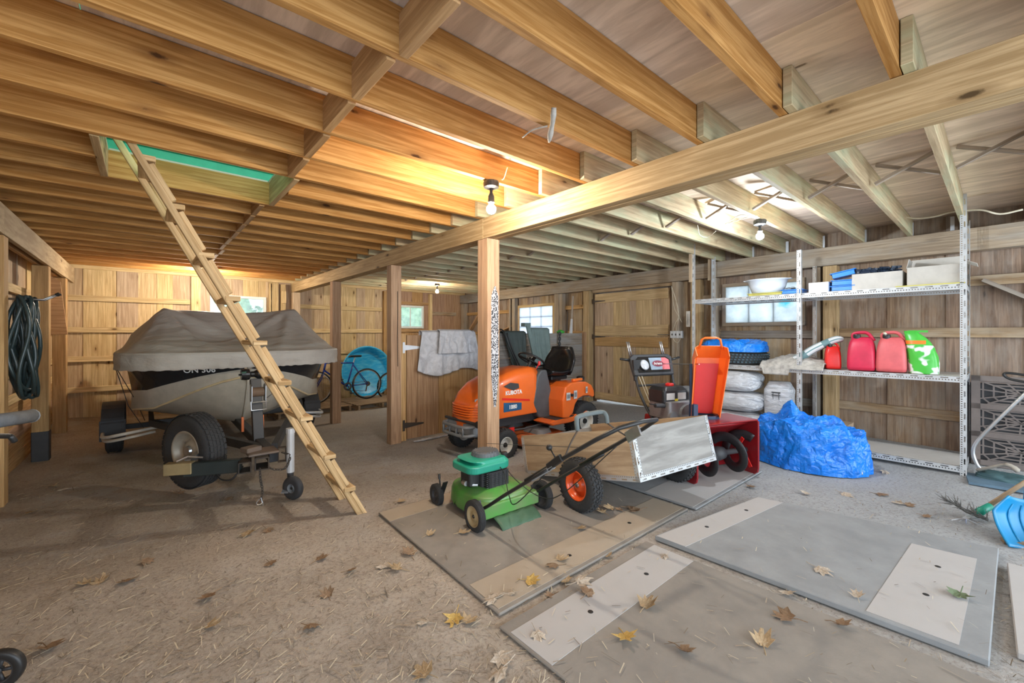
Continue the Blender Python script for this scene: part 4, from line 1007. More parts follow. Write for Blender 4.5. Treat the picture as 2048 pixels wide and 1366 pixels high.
# steering
q = MB(); q.cyl((.60, 0, .88), (.53, 0, 1.0), .022, 12); q.cyl((.60, 0, .84), (.57, 0, .93), .05, 12, r1=.03); q.build('steering_column', M['black'], trc)
q = MB(); C = Vector((.52, 0, 1.015)); ax = Vector((-.5, 0, .86)).normalized(); sx_ = Vector((0, 1, 0)); sy_ = ax.cross(sx_)
q.tube([C+(sx_*math.cos(a)+sy_*math.sin(a))*.17 for a in [2*PI*i/32 for i in range(32)]], .013, 8, closed=True)
for a in (rad(90), rad(210), rad(330)): q.bar(C-ax*.02, C+(sx_*math.cos(a)+sy_*math.sin(a))*.165, .045, .014, ax)
q.cyl(C-ax*.035, C+ax*.008, .045, 16); q.build('steering_wheel', M['black'], trc, smooth=False)
q = MB(); q.tube(smooth_path([(.60, .12, .86), (.57, .15, .93), (.55, .16, .97)], 4), .006); q.cyl((.55, .16, .95), (.545, .163, 1.0), .016, 10); q.build('throttle_lever', M['red_plastic'], trc)
# front bumper, frame, mower deck
q = MB(); q.box((1.56, 0, .32), (.09, .52, .13)); q.build('front_frame', plain('bumper_grey', (.26, .28, .30), .45), trc, bevel=.015)
q = MB(); q.tube(smooth_path([(1.56, .25, .28), (1.68, .20, .27), (1.70, 0, .27), (1.68, -.20, .27), (1.56, -.25, .28)], 5), .018, 8); q.tube(smooth_path([(1.56, .25, .36), (1.68, .20, .36), (1.70, 0, .36), (1.68, -.20, .36), (1.56, -.25, .36)], 5), .018, 8)
for y in (-.18, -.06, .06, .18): q.bar((1.695, y, .27), (1.695, y, .36), .02, .02)
q.build('bumper_guard', plain('guard_grey', (.20, .21, .22), .4), trc, smooth=True)
q = MB(); q.box((.75, 0, .34), (1.5, .30, .10)); q.bar((1.31, -.33, .165), (1.31, .33, .165), .05, .05); q.bar((0, -.3, .24), (0, .3, .24), .12, .12)
for s in (1, -1): q.tube([(1.2, s*.1, .22), (.9, s*.27, .25), (.4, s*.3, .28)], .012, 6)
q.build('chassis', M['dark'], trc)
q = MB(); loft(q, [(.06, .62, .98, .14, .66, 0), (.07, .64, 1.0, .14, .66, 0), (.15, .62, .98, .14, .66, 0), (.175, .52, .88, .12, .66, 0)]); q.build('mower_deck', plain('deck_orange', (.60, .13, .03), .5, var=.3), trc, smooth=False, bevel=.006)
for s in (1, -1):
    q = MB(); loft(q, [(.17, .24, .30, .05, .66, s*.24), (.225, .20, .26, .05, .66, s*.24)]); q.build('belt_cover', plain('belt_grey', (.20, .20, .20), .7), trc, bevel=.006)
q = MB(); q.bar((1.12, .30, .10), (1.12, .30, .30), .02, .06); q.bar((1.20, .36, .05), (1.12, .25, .22), .03, .05); q.build('lift_link', M['red_plastic'], trc)
q = MB(); q.cyl((1.60, -.28, .40), (1.60, .33, .40), .016, 10); q.cyl((1.60, .30, .40), (1.60, .36, .40), .035, 12); q.build('hitch_bar', M['dark'], trc)
WTX = plain('white_paint', (.82, .82, .80), .5, var=.02)
text('KUBOTA', .062, WTX, (1.05, .2575, .675), (PI/2, 0, PI), trc, 'brand_lettering', bold=.002)
q = MB(); q.prism([(.80, .555), (1.22, .605), (1.22, .63), (.80, .575)], -.001, .001, Matrix.Translation((0, .2560, 0)) @ Matrix.Rotation(PI/2, 4, 'X')); q.build('stripe', M['red_plastic'], trc)
q = MB(); q.prism([(.93, .47), (1.20, .47), (1.20, .575), (.93, .55)], -.001, .001, Matrix.Translation((0, .2560, 0)) @ Matrix.Rotation(PI/2, 4, 'X')); q.build('number_plate', plain('navy', (.02, .10, .22), .4), trc)
text('1880', .062, WTX, (1.065, .2585, .515), (PI/2, 0, PI), trc, 'number_lettering', bold=.0015)

# ------------------------------------------------------------------ garden cart
TN = .2217
cart = empty('garden_cart', (2.50, 1.58, .43), 0, 'wooden box garden cart on orange-rimmed wheels, tilted so its far end rests on the floor', 'garden cart')
cart.rotation_euler = (-rad(13.2), 0, -rad(7))
L_, W_, H_ = 1.34, .90, .345
# local: x across (+ to the right), y lengthwise away from the camera, z up; origin at the near lower left corner
q = MB(61); q.box((W_/2, L_/2, .008), (W_, L_, .014)); q.build('cart_floor', M['cart_ply'], cart)
for x, lab in ((.006, None), (W_-.006, None)):
    q = MB(int(x*99)); q.box((x, L_/2, H_/2), (.013, L_, H_)); q.build('side_panel', M['cart_ply'], cart)
q = MB(63); q.box((W_/2, .006, H_/2), (W_-.03, .013, H_)); q.build('end_panel', M['cart_grey'], cart)
q = MB(64); q.box((W_/2, L_-.006, H_*.46), (W_-.03, .013, H_*.9)); q.build('end_panel', M['cart_grey'], cart)
AG = M['slotted']
for x, s in ((0, 1), (W_, -1)):
    q = MB(); angle(q, (x-s*.003, -.003, -.006), (x-s*.003, -.003, H_), (s, 0, 0), (0, 1, 0), .038); q.build('corner_angle', AG, cart)
    q = MB(); angle(q, (x-s*.003, L_+.003, -.006), (x-s*.003, L_+.003, H_*.95), (s, 0, 0), (0, -1, 0), .038); q.build('corner_angle', AG, cart)
    q = MB(); angle(q, (x-s*.003, 0, -.006), (x-s*.003, L_, -.006), (0, 0, 1), (s, 0, 0), .038); q.build('bottom_angle', AG, cart)
for y, s in ((-.004, 1), (L_+.004, -1)):
    q = MB(); angle(q, (0, y, -.006), (W_, y, -.006), (0, 0, 1), (0, s, 0), .038); q.build('bottom_angle', AG, cart)
q = MB()
for x in (.02, W_-.02):
    for z in (.05, .12, .2, .28): q.lathe([(0, -.009), (.006, -.008), (.007, 0)], (x, -.003, z), 'y', 8)
q.build('bolts', M['steel'], cart)
q = MB(); q.cyl((-.18, .42, -.014), (W_+.12, .42, -.014), .011, 10); q.bar((-.01, .38, -.012), (-.01, .46, -.012), .02, .05); q.build('axle', M['iron'], cart)
ORIM = plain('rim_orange', (.85, .11, .02), .3, coat=.3)
for x, a in ((-.165, -PI/2), (W_+.058, PI/2)):
    wheel('wheel', cart, (x, .42, -.012), .188, .105, .105, M['tread'], ORIM, 'turf', a, dish=.03, hub=.018, m_hub=M['steel'])

# ------------------------------------------------------------------ lawn mower: local +y is its front (away from the camera)
mw = empty('lawn_mower', (1.93, 2.48, fz(1.9, 2.4)+.012), rad(-2), 'green push lawn mower with a teal engine cover, near the middle of the mats', 'lawn mower')
GM = plain('mower_green', (.065, .30, .045), .4, coat=.1, var=.7, dark=(.19, .20, .11), sc=5); TG = plain('teal_cover', (.015, .30, .20), .35, coat=.2, var=.03)
def deck(u, v):
    a = 2*PI*u; c, s = math.cos(a), math.sin(a); n = 3.2
    k = 1/(abs(c)**n+abs(s)**n)**(1/n)
    prof = [(1.0, .045), (1.01, .055), (.995, .13), (.95, .165), (.80, .178), (.62, .19), (.40, .20), (0, .205)]
    t = v*(len(prof)-1); i = min(int(t), len(prof)-2); f = t-i
    r = prof[i][0]*(1-f)+prof[i+1][0]*f; z = prof[i][1]*(1-f)+prof[i+1][1]*f
    fw = 1 if s < 0 else 1.0
    return (.245*c*k*r*(1 if s < .3 else .95), (.30 if s > 0 else .25)*s*k*r, z+(.012 if (s < 0 and v < .6) else 0)*0)
q = MB(); q.grid(deck, 56, 21); q.build('mower_deck', GM, mw, smooth=True)
q = MB(); q.prism([(-.245, -.27), (.245, -.27), (.245, -.12), (-.245, -.12)], .055, .145); q.build('rear_skirt', GM, mw, bevel=.008)
q = MB(); q.lathe([(.255, .04), (.262, .045), (.262, .06), (.25, .065)], (0, .02, 0), n=40, a0=rad(20), a1=rad(160)); q.build('deck_lip', GM, mw)
q = MB(); q.grid(lambda u, v: (-.17+.34*u, -.272-.10*v-.02*math.sin(v*3), .06-.055*v+.004*math.sin(u*20)), 12, 6); q.build('trailing_flap', plain('flap_green', (.06, .13, .075), .6), mw, smooth=True, solid=.003)
for x, y, r, w, rr_, mr in ((-.30, -.245, .10, .045, .066, plain('rim_tan', (.42, .32, .17), .5)), (.29, -.25, .10, .045, .066, M['dark']), (-.285, .29, .078, .042, .045, M['dark']), (.285, .29, .078, .042, .045, M['dark'])):
    wheel('wheel', mw, (x, y, r-.002), r, w, rr_, M['tread'], mr, 'rib', -PI/2 if x < 0 else PI/2, dish=.006, hub=.012)
for s in (-1, 1):
    q = MB(); q.bar((s*.255, -.23, .10), (s*.255, -.20, .17), .006, .06, (1, 0, 0)); q.build('height_bracket', M['black'], mw)
    q = MB(); q.bar((s*.262, .26, .08), (s*.262, .2, .19), .006, .04, (1, 0, 0)); q.build('height_bracket', M['black'], mw)
    q = MB(); q.tube([(s*.262, .27, .10), (s*.262, .29, .20)], .006, 6); q.cyl((s*.262, .29, .19), (s*.262, .295, .225), .010, 8); q.build('height_lever', M['black'], mw)
# engine
q = MB(); loft(q, [(.20, .20, .20, .03, 0, .02), (.23, .19, .20, .02, 0, .02), (.36, .18, .19, .02, 0, .02)]); q.build('engine_block', M['dark'], mw)
q = MB()
for i in range(9): q.box((.0, -.095, .235+.014*i), (.17, .05, .005)); 
for i in range(9): q.box((.10, .0, .235+.014*i), (.05, .17, .005))
q.build('cooling_fins', plain('fin', (.12, .12, .12), .4, .5), mw)
q = MB(); loft(q, [(.24, .10, .13, .02, -.13, .02), (.37, .10, .13, .02, -.13, .02)]); q.build('air_filter_box', M['black'], mw, bevel=.005)
q = MB()
for i in range(8): q.box((.02+.0, -.125, .235+.013*i), (.15, .004, .006))
for i in range(5): q.box((-.05+.035*i, -.127, .28), (.006, .004, .10))
q.box((.02, -.122, .28), (.17, .004, .115)); q.build('muffler_guard', plain('guard_black', (.03, .03, .032), .5), mw)
q = MB(); q.cyl((-.185, .03, .26), (-.185, -.01, .26), .018, 10); q.cyl((-.17, -.02, .25), (-.12, -.06, .25), .013, 8); q.build('carburettor', M['steel'], mw)
q = MB(); loft(q, [(.345, 0.348, 0.286, .07, -.04, .02), (.355, 0.360, 0.296, .07, -.04, .02), (.395, 0.360, 0.296, .07, -.04, .02), (.405, .285, .275, .07, -.01, .02), (.425, 0.324, 0.255, .08, -.04, .02), (.43, 0.240, 0.204, .08, -.04, .02)], 6); q.build('engine_cover', TG, mw, smooth=False, bevel=.006, seg=2)
q = MB(); loft(q, [(.425, .21, .20, .09, .0, .02), (.455, .19, .18, .08, 0, .02), (.462, .16, .15, .07, 0, .02)], 6)
for i in range(22):
    a = 2*PI*i/22; q.bar((.0+.105*math.cos(a), .02+.10*math.sin(a), .43), (.0+.088*math.cos(a), .02+.083*math.sin(a), .462), .010, .006)
q.build('recoil_screen', plain('screen', (.10, .11, .12), .5), mw)
for x, y in ((.10, -.07), ):
    q = MB(); q.lathe([(.024, .405), (.026, .435), (.02, .445), (0, .445)], (.115, -.06, 0), n=14); q.build('fuel_cap', M['black'], mw)
for o_ in mw.children:
    if o_.name.split('.')[0] in ('engine_block', 'cooling_fins', 'air_filter_box', 'muffler_guard', 'carburettor', 'engine_cover', 'recoil_screen') or (o_.name.startswith('fuel_cap')): o_.location = (-.03, 0, -.035)
# handle
HB = Vector((0, -.24, .13))
def hp(s, f, up=0): # s side, f 0..1 up the handle
    return Vector((s, -.24-1.04*f, .13+.69*f+up))
for s in (-1, 1):
    q = MB(); q.tube(smooth_path([(s*.225, -.12, .13), (s*.235, -.20, .115), (s*.235, -.28, .15), hp(s*.235, .25), hp(s*.235, .60)], 5), .0115, 8); q.build('lower_handle', M['black'], mw, smooth=True)
q = MB(); q.tube([hp(-.235, .42, .012), hp(-.225, .72, .012), hp(-.205, .90, .012), hp(-.16, 1.0, .012), hp(0, 1.02, .012), hp(.16, 1.0, .012), hp(.205, .90, .012), hp(.225, .72, .012), hp(.235, .42, .012)], .0115, 8); q.build('upper_handle', M['black'], mw, smooth=True)
q = MB(); q.tube([hp(-.232, .47), hp(-.232, .64)], .014, 8); q.build('clamp_sleeve', M['grey'], mw)
q = MB(); q.tube(smooth_path([hp(-.222, .70), hp(-.16, .74)+Vector((0, .05, .05)), hp(-.115, .78)+Vector((0, .08, .09))], 4), .005, 6); q.build('bail_arm', M['iron'], mw, smooth=True); q = MB(); q.tube(smooth_path([hp(.222, .80), hp(.16, .80)+Vector((0, .05, .05)), hp(.115, .80)+Vector((0, .08, .09))], 4), .005, 6)
q.build('bail_arm', M['iron'], mw, smooth=True)
q = MB(); q.tube(smooth_path([hp(-.115, .78)+Vector((0, .08, .09)), hp(-.11, .78)+Vector((0, .09, .14)), hp(-.08, .78)+Vector((0, .10, .16)), hp(.08, .79)+Vector((0, .10, .16)), hp(.11, .80)+Vector((0, .09, .14)), hp(.115, .80)+Vector((0, .08, .09))], 5), .013, 8); q.build('bail_grip', plain('foam', (.16, .19, .19), .8), mw, smooth=True)
q = MB(); q.bar(hp(-.235, .60, .01), hp(-.235, .70, .02), .02, .04); q.build('throttle_box', M['black'], mw, bevel=.004)
q = MB(); q.tube([hp(-.235, .66, .03), hp(-.235, .62, .10)], .004, 6); q.lathe([(0, .018), (.013, .012), (.018, 0), (.013, -.012), (0, -.018)], hp(-.235, .61, .115), n=12); q.build('throttle_knob', M['black'], mw, smooth=True)
q = MB(); q.bar(hp(.19, .80, .01), hp(.16, .90, .01), .012, .06); q.build('brake_plate', M['steel'], mw)
q = MB()
q.tube(smooth_path([hp(-.23, .62), (-.20, -.55, .25), (-.10, -.35, .22), (-.02, -.2, .30), (.0, -.10, .34)], 6), .0035, 5)
q.tube(smooth_path([hp(.23, .70), hp(.20, .3, -.12), (.18, -.35, .14), (.12, -.15, .22), (.1, 0, .33)], 6), .0035, 5)
q.tube([hp(-.20, .78, .03), (.05, .12, .44)], .0016, 5)
q.build('control_cables', M['black'], mw, smooth=True)

# ------------------------------------------------------------------ snow blower: local +y is its back (handles), -y the auger mouth
sb = empty('snow_blower', (3.87, 1.60, fz(3.9, 1.8)+.02), rad(-19), 'red snow blower with a tall orange chute, behind the garden cart', 'snow blower')
RD = M['red']; AB = plain('auger_black', (.03, .03, .032), .4)
for s in (-1, 1):
    q = MB(); q.prism([(-.05, .06), (-.04, .02), (.0, -.01), (.30, -.01), (.36, .10), (.36, .45), (.30, .50), (-.02, .50), (-.05, .48)], s*.352, s*.370, Matrix(((0, 0, 1, 0), (1, 0, 0, 0), (0, 1, 0, 0), (0, 0, 0, 1)))); q.build('side_plate', RD, sb, bevel=.004)
q = MB(); q.grid(lambda u, v: (-.355+.71*u, .05+.29*math.sin(v*PI*.75), .48-.02-.44*v+.0), 4, 14); q.build('auger_housing', RD, sb, smooth=True, solid=.012)
q = MB(); q.box((0, .13, .495), (.73, .34, .012)); q.build('housing_top', RD, sb, bevel=.004)
q = MB(); q.cyl((-.355, .08, .20), (.355, .08, .20), .025, 12); q.lathe([(0, -.07), (.055, -.06), (.065, 0), (.055, .06), (0, .07)], (0, .08, .20), 'x', 16); q.build('auger_shaft', M['dark'], sb, smooth=True)
for s in (-1, 1):
    q = MB()
    def hel(u, v):
        a = s*(u*2*PI*1.25)+.6; r = .10+.085*v; return (s*(.06+.28*u), .08+r*math.cos(a), .20+r*math.sin(a))
    q.grid(hel, 50, 2); q.build('auger_flight', AB if s < 0 else AB, sb, smooth=True, solid=.008)
q = MB()
for s in (-1, 1):
    for i in range(3): a = i*2*PI/3; q.bar((s*(.12+.1*i), .08, .20), (s*(.12+.1*i), .08+.16*math.cos(a), .20+.16*math.sin(a)), .03, .008, (1, 0, 0))
q.build('auger_arms', M['red_plastic'], sb)
q = MB(); q.lathe([(0, .0), (.16, 0), (.165, .12), (0, .12)], (0, .30, .22), 'y', 28); q.build('impeller_drum', RD, sb, smooth=False)
wheel('wheel', sb, (-.29, .60, .185), .19, .11, .10, M['tread'], M['red_plastic'], 'turf', -PI/2, hub=.02); wheel('wheel', sb, (.29, .60, .185), .19, .11, .10, M['tread'], M['red_plastic'], 'turf', PI/2, hub=.02)
q = MB(); q.prism([(.34, .18), (.80, .18), (.86, .30), (.84, .44), (.36, .46)], -.19, .19, Matrix(((0, 0, 1, 0), (1, 0, 0, 0), (0, 1, 0, 0), (0, 0, 0, 1)))); q.build('drive_case', RD, sb, bevel=.01)
# chute: U section column leaning, deflector, hoop
q = MB(); P = []
for i in range(11):
    t = i/10; z = .52+.53*t; y = .22-.02*t; x = -.01+.05*t; w = .12+.022*t; d = .10+.01*t
    P.append([(x-w, y-d, z), (x-w*1.02, y+d*.3, z), (x-w*.7, y+d, z), (x+w*.7, y+d, z), (x+w*1.02, y+d*.3, z), (x+w, y-d, z)])
q.ring(P, False); q.build('chute', M['orange_bright'], sb, smooth=False, solid=.006)
q = MB(); q.grid(lambda u, v: (P[int(v*9.9)][2][0]*(1-u)+P[int(v*9.9)][3][0]*u, P[int(v*9.9)][2][1]-.008, P[int(v*9.9)][2][2]), 2, 10); q.build('chute_liner', M['red_plastic'], sb)
q = MB(); P2 = [[(-.105, .10, 1.05), (-.107, .23, 1.05), (-.065, .31, 1.05), (.145, .31, 1.05), (.187, .23, 1.05), (.185, .10, 1.05)], [(-.09, .02, 1.08), (-.095, .14, 1.15), (-.06, .21, 1.165), (.14, .21, 1.165), (.178, .14, 1.15), (.17, .02, 1.08)]]
q.ring(P2, False); q.build('chute_deflector', M['orange_bright'], sb, solid=.006)
q = MB(); q.tube([(-.055, .19, 1.14), (-.035, .16, 1.225), (-.01, .15, 1.24), (.09, .15, 1.24), (.12, .16, 1.225), (.14, .19, 1.14)], .010, 8); q.build('deflector_hoop', M['orange_bright'], sb, smooth=True)
q = MB(); q.lathe([(.11, .50), (.12, .50), (.12, .53), (.10, .53)], (0, .22, 0), n=24); q.box((-.14, .22, .56), (.05, .06, .14)); q.cyl((-.15, .24, .55), (-.15, .24, 1.0), .014, 8); q.build('chute_ring', plain('dark_blue', (.02, .045, .10), .5), sb)
# engine
EK = plain('engine_black', (.025, .025, .028), .35)
q = MB(); loft(q, [(.44, .30, .30, .03, -.08, .58), (.62, .30, .30, .03, -.08, .58)]); q.build('engine_block', plain('alu', (.30, .30, .31), .45, .5), sb, bevel=.01)
q = MB(); loft(q, [(.60, .30, .24, .03, -.10, .60), (.72, .30, .24, .03, -.10, .60), (.76, .24, .19, .03, -.10, .60)]); eb = q.build('fuel_tank', EK, sb, bevel=.01, seg=2)
q = MB(); q.lathe([(.04, .755), (.042, .775), (.03, .785), (0, .785)], (-.10, .57, 0), n=16); q.build('fuel_cap', M['red_plastic'], sb)
for x_ in (-.17, -.03): q = MB(); q.box((x_, .478, .665), (.10, .004, .065)); q.build('engine_label', LB, sb)
q = MB(); q.box((-.10, .476, .625), (.035, .006, .03)); q.build('yellow_tag', plain('yellow', (.75, .60, .05), .5), sb)
q = MB(); loft(q, [(.58, .22, .24, .04, .17, .60), (.70, .22, .24, .04, .17, .60), (.73, .17, .19, .04, .17, .60)]); q.build('air_box', plain('box_grey', (.16, .17, .18), .5), sb, bevel=.01, seg=2)
q = MB(); q.box((.16, .46, .57), (.12, .01, .13)); q.build('guard_plate', M['galv'], sb)
q = MB(); q.cyl((-.02, .40, .50), (-.02, .52, .50), .09, 20); q.cyl((-.18, .42, .48), (-.18, .50, .48), .05, 14); q.build('belt_pulley_cover', M['grey'], sb)
q = MB(); q.cyl((-.34, .50, .585), (-.16, .50, .575), .022, 10); q.build('starter', M['dark'], sb)
q = MB(); 
for dy in (-.012, .012): q.tube([(-.40, .50+dy, .605), (-.32, .50+dy, .59)], .006, 6)
q.build('primer_handle', M['black'], sb)
# handles and panel
q = MB()
for s in (-1, 1):
    q.tube(smooth_path([(s*.19, .60, .33), (s*.20, .74, .45), (s*.235, .86, .66), (s*.25, .93, .88), (s*.255, .97, 1.0)], 5), .014, 8)
q.tube([(-.24, .87, .73), (.24, .87, .73)], .012, 8); q.build('handlebar', M['dark'], sb, smooth=True)
Mp = Matrix.Translation((-.02, .90, .94)) @ Matrix.Rotation(rad(68), 4, 'X')
q = MB(); q.prism([(-.27, -.11), (.25, -.11), (.28, .09), (.24, .125), (-.23, .125), (-.28, .09)], -.05, 0.0, Mp); q.build('control_panel', M['dark'], sb, bevel=.008)
q = MB(); q.prism([(-.22, -.08), (.21, -.08), (.235, .06), (.19, .095), (-.18, .095), (-.235, .05)], 0, .006, Mp); q.build('panel_inset', M['black_shiny'], sb, bevel=.003)
q = MB(); q.prism([(-.05, -.055), (.20, -.055), (.215, .055), (.17, .08), (-.05, .08)], .006, .009, Mp); q.build('panel_decal', plain('decal_blue', (.33, .42, .52), .3), sb)
q = MB(); q.prism([(.10, -.055), (.20, -.055), (.215, .055), (.17, .08), (.12, .08)], .0095, .0105, Mp); q.build('red_flash', plain('pink', (.75, .18, .20), .4), sb)
q = MB(); q.prism([(.055+.075*math.cos(a), .012+.035*math.sin(a)) for a in [2*PI*i/24 for i in range(24)]], .011, .012, Mp); q.build('oval_badge', plain('badge', (.25, .04, .07), .4), sb)
t_ = text('Ariens', .042, WTX, (0, 0, 0), (0, 0, 0), sb, 'badge_lettering', .0006, .0006); t_.matrix_local = Mp @ Matrix.Translation((.055, .012, .0128))
q = MB(); mm = Mp @ Matrix.Translation((-.13, .0, 0)); P = [[mm @ Vector((r*math.cos(a), r*math.sin(a), z)) for a in [2*PI*i/24 for i in range(24)]] for r, z in ((.062, .004), (.062, .02), (.055, .022))]
q.ring(P); q.build('lamp_ring', M['black'], sb)
q = MB(); P = [[mm @ Vector((r*math.cos(a), r*math.sin(a), z)) for a in [2*PI*i/24 for i in range(24)]] for r, z in ((.054, .02), (.04, .028), (.02, .032), (.0, .033))]
q.ring(P); q.build('lamp_lens', plain('lens', (.70, .74, .78), .15, spec=.9), sb, smooth=True)
for x in (-.27, .17):
    q = MB()
    for dx in (-.012, .012): q.tube([(x+dx, .96, 1.03), (x+dx-.05*0-.02, .99, 1.19)], .007, 8)
    q.build('chrome_lever', M['steel'], sb, smooth=True)
for s in (-1, 1):
    q = MB(); q.tube([(s*.27, .95, .99), (s*.40, .97, 1.01)], .013, 8); q.build('hand_grip', M['black'], sb, smooth=True)
q = MB(); q.prism([(-.0, 0), (.10, .0), (.05, -.2), (.02, -.22)], 0, .02, Matrix.Translation((-.30, .90, 1.0)) @ Matrix.Rotation(PI/2, 4, 'X')); q.build('handle_gusset', M['black'], sb)
q = MB(); q.tube([(.12, .90, .95), (-.02, .27, .99)], .006, 6); q.build('chute_rod', M['steel'], sb)
q = MB(); q.tube(smooth_path([(-.24, .88, .85), (-.17, .82, .62), (-.15, .70, .42)], 5), .004, 5); q.tube(smooth_path([(-.2, .88, .85), (-.14, .84, .65), (-.10, .75, .42)], 5), .004, 5); q.build('control_rods', M['cable'], sb)

for o_ in sb.children:
    if o_.name.split('.')[0] in ('chute', 'chute_liner', 'chute_deflector', 'deflector_hoop'):
        a_ = rad(-38); p_ = Vector((0, .22, 0)); o_.rotation_euler = (0, 0, a_); o_.location = p_-RZ(a_) @ p_
# ------------------------------------------------------------------ boat, cover, trailer
BX = .85
def sec(y):
    """half breadth at the gunwale, chine half breadth, keel z, chine z, gunwale z at station y"""
    s = max(0, (y-5.42))/3.9
    b = 1.03*min(1, (max(s, 0)*7.5)**.5)*(1-.03*s) if s > 0 else 0
    c = .95*min(1, (max(s-.01, 0)*4.6)**.60)
    kz = .35+.58*max(0, 1-s*7.0)**2 if s < .15 else .35
    cz = .575+.385*max(0, 1-s*5.5)**1.2
    return b, c, kz, cz, 1.17
boat = empty('motor_boat', (BX, 7.3, fz(BX, 7.3)), 0, 'motor boat with black hull side and cream bottom, sitting on its trailer', 'boat')
bz = boat.location.z
M['gel_cream'] = plain('gel_cream', (.50, .46, .38), .35, var=.1, coat=.2); M['gel_black'] = plain('gel_black', (.02, .022, .026), .15, spec=.6); M['gel_white'] = plain('gel_white', (.62, .63, .64), .3)
YS = [5.425, 5.44, 5.47, 5.52, 5.6, 5.7, 5.85, 6.05, 6.3, 6.7, 7.2, 7.8, 8.5, 9.3]
for nm, mt, fn in (
    ('hull_bottom', 'gel_cream', lambda b, c, kz, cz, gz: [(0, kz), (c*.5, kz+(cz-kz)*.42), (c, cz)]),
    ('hull_band', 'gel_cream', lambda b, c, kz, cz, gz: [(c, cz), (c+.03*min(1, c*3), cz+.012), (c+(b-c)*.30, cz+(gz-cz)*.36)]),
    ('hull_side', 'gel_black', lambda b, c, kz, cz, gz: [(c+(b-c)*.30, cz+(gz-cz)*.36), (c+(b-c)*.75, cz+(gz-cz)*.72), (b, gz)])):
    q = MB(); 
    for s in (-1, 1):
        P = []
        for y in YS: P.append([(s*x, y-7.3, z-bz) for x, z in fn(*sec(y))])
        if s > 0: P = [list(reversed(p)) for p in P]
        q.ring(P, False)
    if nm != 'hull_bottom' and nm != 'hull_band': pass
    q.build(nm, M[mt], boat, smooth=True)
q = MB(); b_, c_2, kz, cz, gz = sec(9.3); pts = [(0, kz), (c_2, cz), (b_, gz)]; q.quad([(-x, 2.0, z-bz) for x, z in reversed(pts)]+[(x, 2.0, z-bz) for x, z in pts[1:]]); q.build('transom', M['gel_cream'], boat)
q = MB()
for s in (-1, 1): q.tube([(s*(sec(y)[1]+.012), y-7.3, sec(y)[3]-bz+.004) for y in YS[1:]], .014, 6)
rr_ = q.build('spray_rail', plain('rail_tan', (.60, .47, .28), .4), boat, smooth=True)
q = MB(); q.tube([(0, 5.405-7.3, .95-bz), (0, 5.40-7.3, 1.16-bz)], .012, 6); q.tube([(0, y-7.3, sec(y)[2]-bz) for y in YS[:9]], .012, 6); q.build('stem_strip', M['gel_cream'], boat, smooth=True)
q = MB(); q.box((0, 0, 1.15-bz), (1.9, 2.6, .02)); q.build('deck', M['white'], boat)
# registration figures on the black band, partly hidden under the cover
t_ = text('ON 306', .085, WTX, (-.425, 5.505-7.3, 1.035-bz), (rad(104), 0, rad(-21)), boat, 'registration_lettering', .002, .001)
# fabric cover
M['canvas'], nt, b = NT('canvas'); tc = N(nt, 'ShaderNodeTexCoord').outputs['Object']
nt.links.new(mixc(nt, ramp(nt, noise_(nt, tc, 3, 5), [(.3, 0), (.7, 1)]), (.43, .39, .345), (.36, .325, .285)), b.inputs['Base Color']); b.inputs['Roughness'].default_value = .55; b.inputs['Specular IOR Level'].default_value = .35
bump(nt, math_(nt, 'ADD', noise_(nt, mapping(nt, tc, (2, 5, 5)), 2.2, 4, .55), math_(nt, 'MULTIPLY', noise_(nt, tc, 60, 3), .06)), b, .35, .05)
cov = empty('boat_cover', (BX, 7.3, 1.1), 0, 'grey-brown fabric cover tented over the boat, with hanging hem', 'boat cover')
def plan(t):   # outline of the cover, t 0..1 around from the stern left, over the bow, to the stern right
    W_ = 1.10; yb = 5.33; ye = 9.42; r = .62
    path = [(-W_, ye)]
    path += [(-W_, ye+(yb+r-ye)*i/16) for i in range(1, 17)]
    path += [(-W_+r-r*math.cos(a), yb+r-r*.92*math.sin(a)) for a in [PI/2*i/10 for i in range(1, 11)]]
    path += [(-(W_-r)*(1-i/8), yb+.05-.05*math.sin(i/8*PI/2)) for i in range(1, 9)]
    m_ = [(-x, y) for x, y in reversed(path[:-1])]; path += m_
    k = t*(len(path)-1); i = min(int(k), len(path)-2); f = k-i
    return path[i][0]*(1-f)+path[i+1][0]*f, path[i][1]*(1-f)+path[i+1][1]*f
def top(x, y):
    """tented height: bow rail low, windscreen ridge, dip, stern"""
    ridge = 1.69+.05*(x > 0)*min(1, x)+.0
    kx = max(0, 1-(max(0, abs(x)-.70)/.42)**1.15) if abs(x) > .70 else 1
    if y < 6.45: ky = max(0, (y-5.40)/1.05); hb = 1.24+(ridge-1.24)*(ky**1.25)
    elif y < 7.1: hb = ridge-.02*(y-6.45)
    else: hb = ridge-.02-.16*min(1, (y-7.1)/1.8)
    h = 1.22+(hb-1.22)*kx
    # straight tension folds running out from the windscreen corners, sag between them
    for cx in (-.72, .66):
        for ang, w_, a_ in ((1.15, .05, .045), (1.9, .06, .04), (.55, .06, .03), (2.5, .05, .03)):
            dx, dy = x-cx, y-6.45; d_ = abs(dx*math.sin(ang)+dy*math.cos(ang)); al = dx*math.cos(ang)-dy*math.sin(ang)
            h += 1.7*a_*math.exp(-(d_/w_)**2)*math.exp(-max(0, al)/.6)*min(1, max(0, al)/.14)*kx
    h -= .10*math.exp(-((x+.1)/.42)**2)*math.exp(-((y-6.0)/.28)**2)
    h += .02*noise.noise(Vector((x*2.2, y*2.2, 4)))+.012*noise.noise(Vector((x*5, y*5, 9)))
    return h
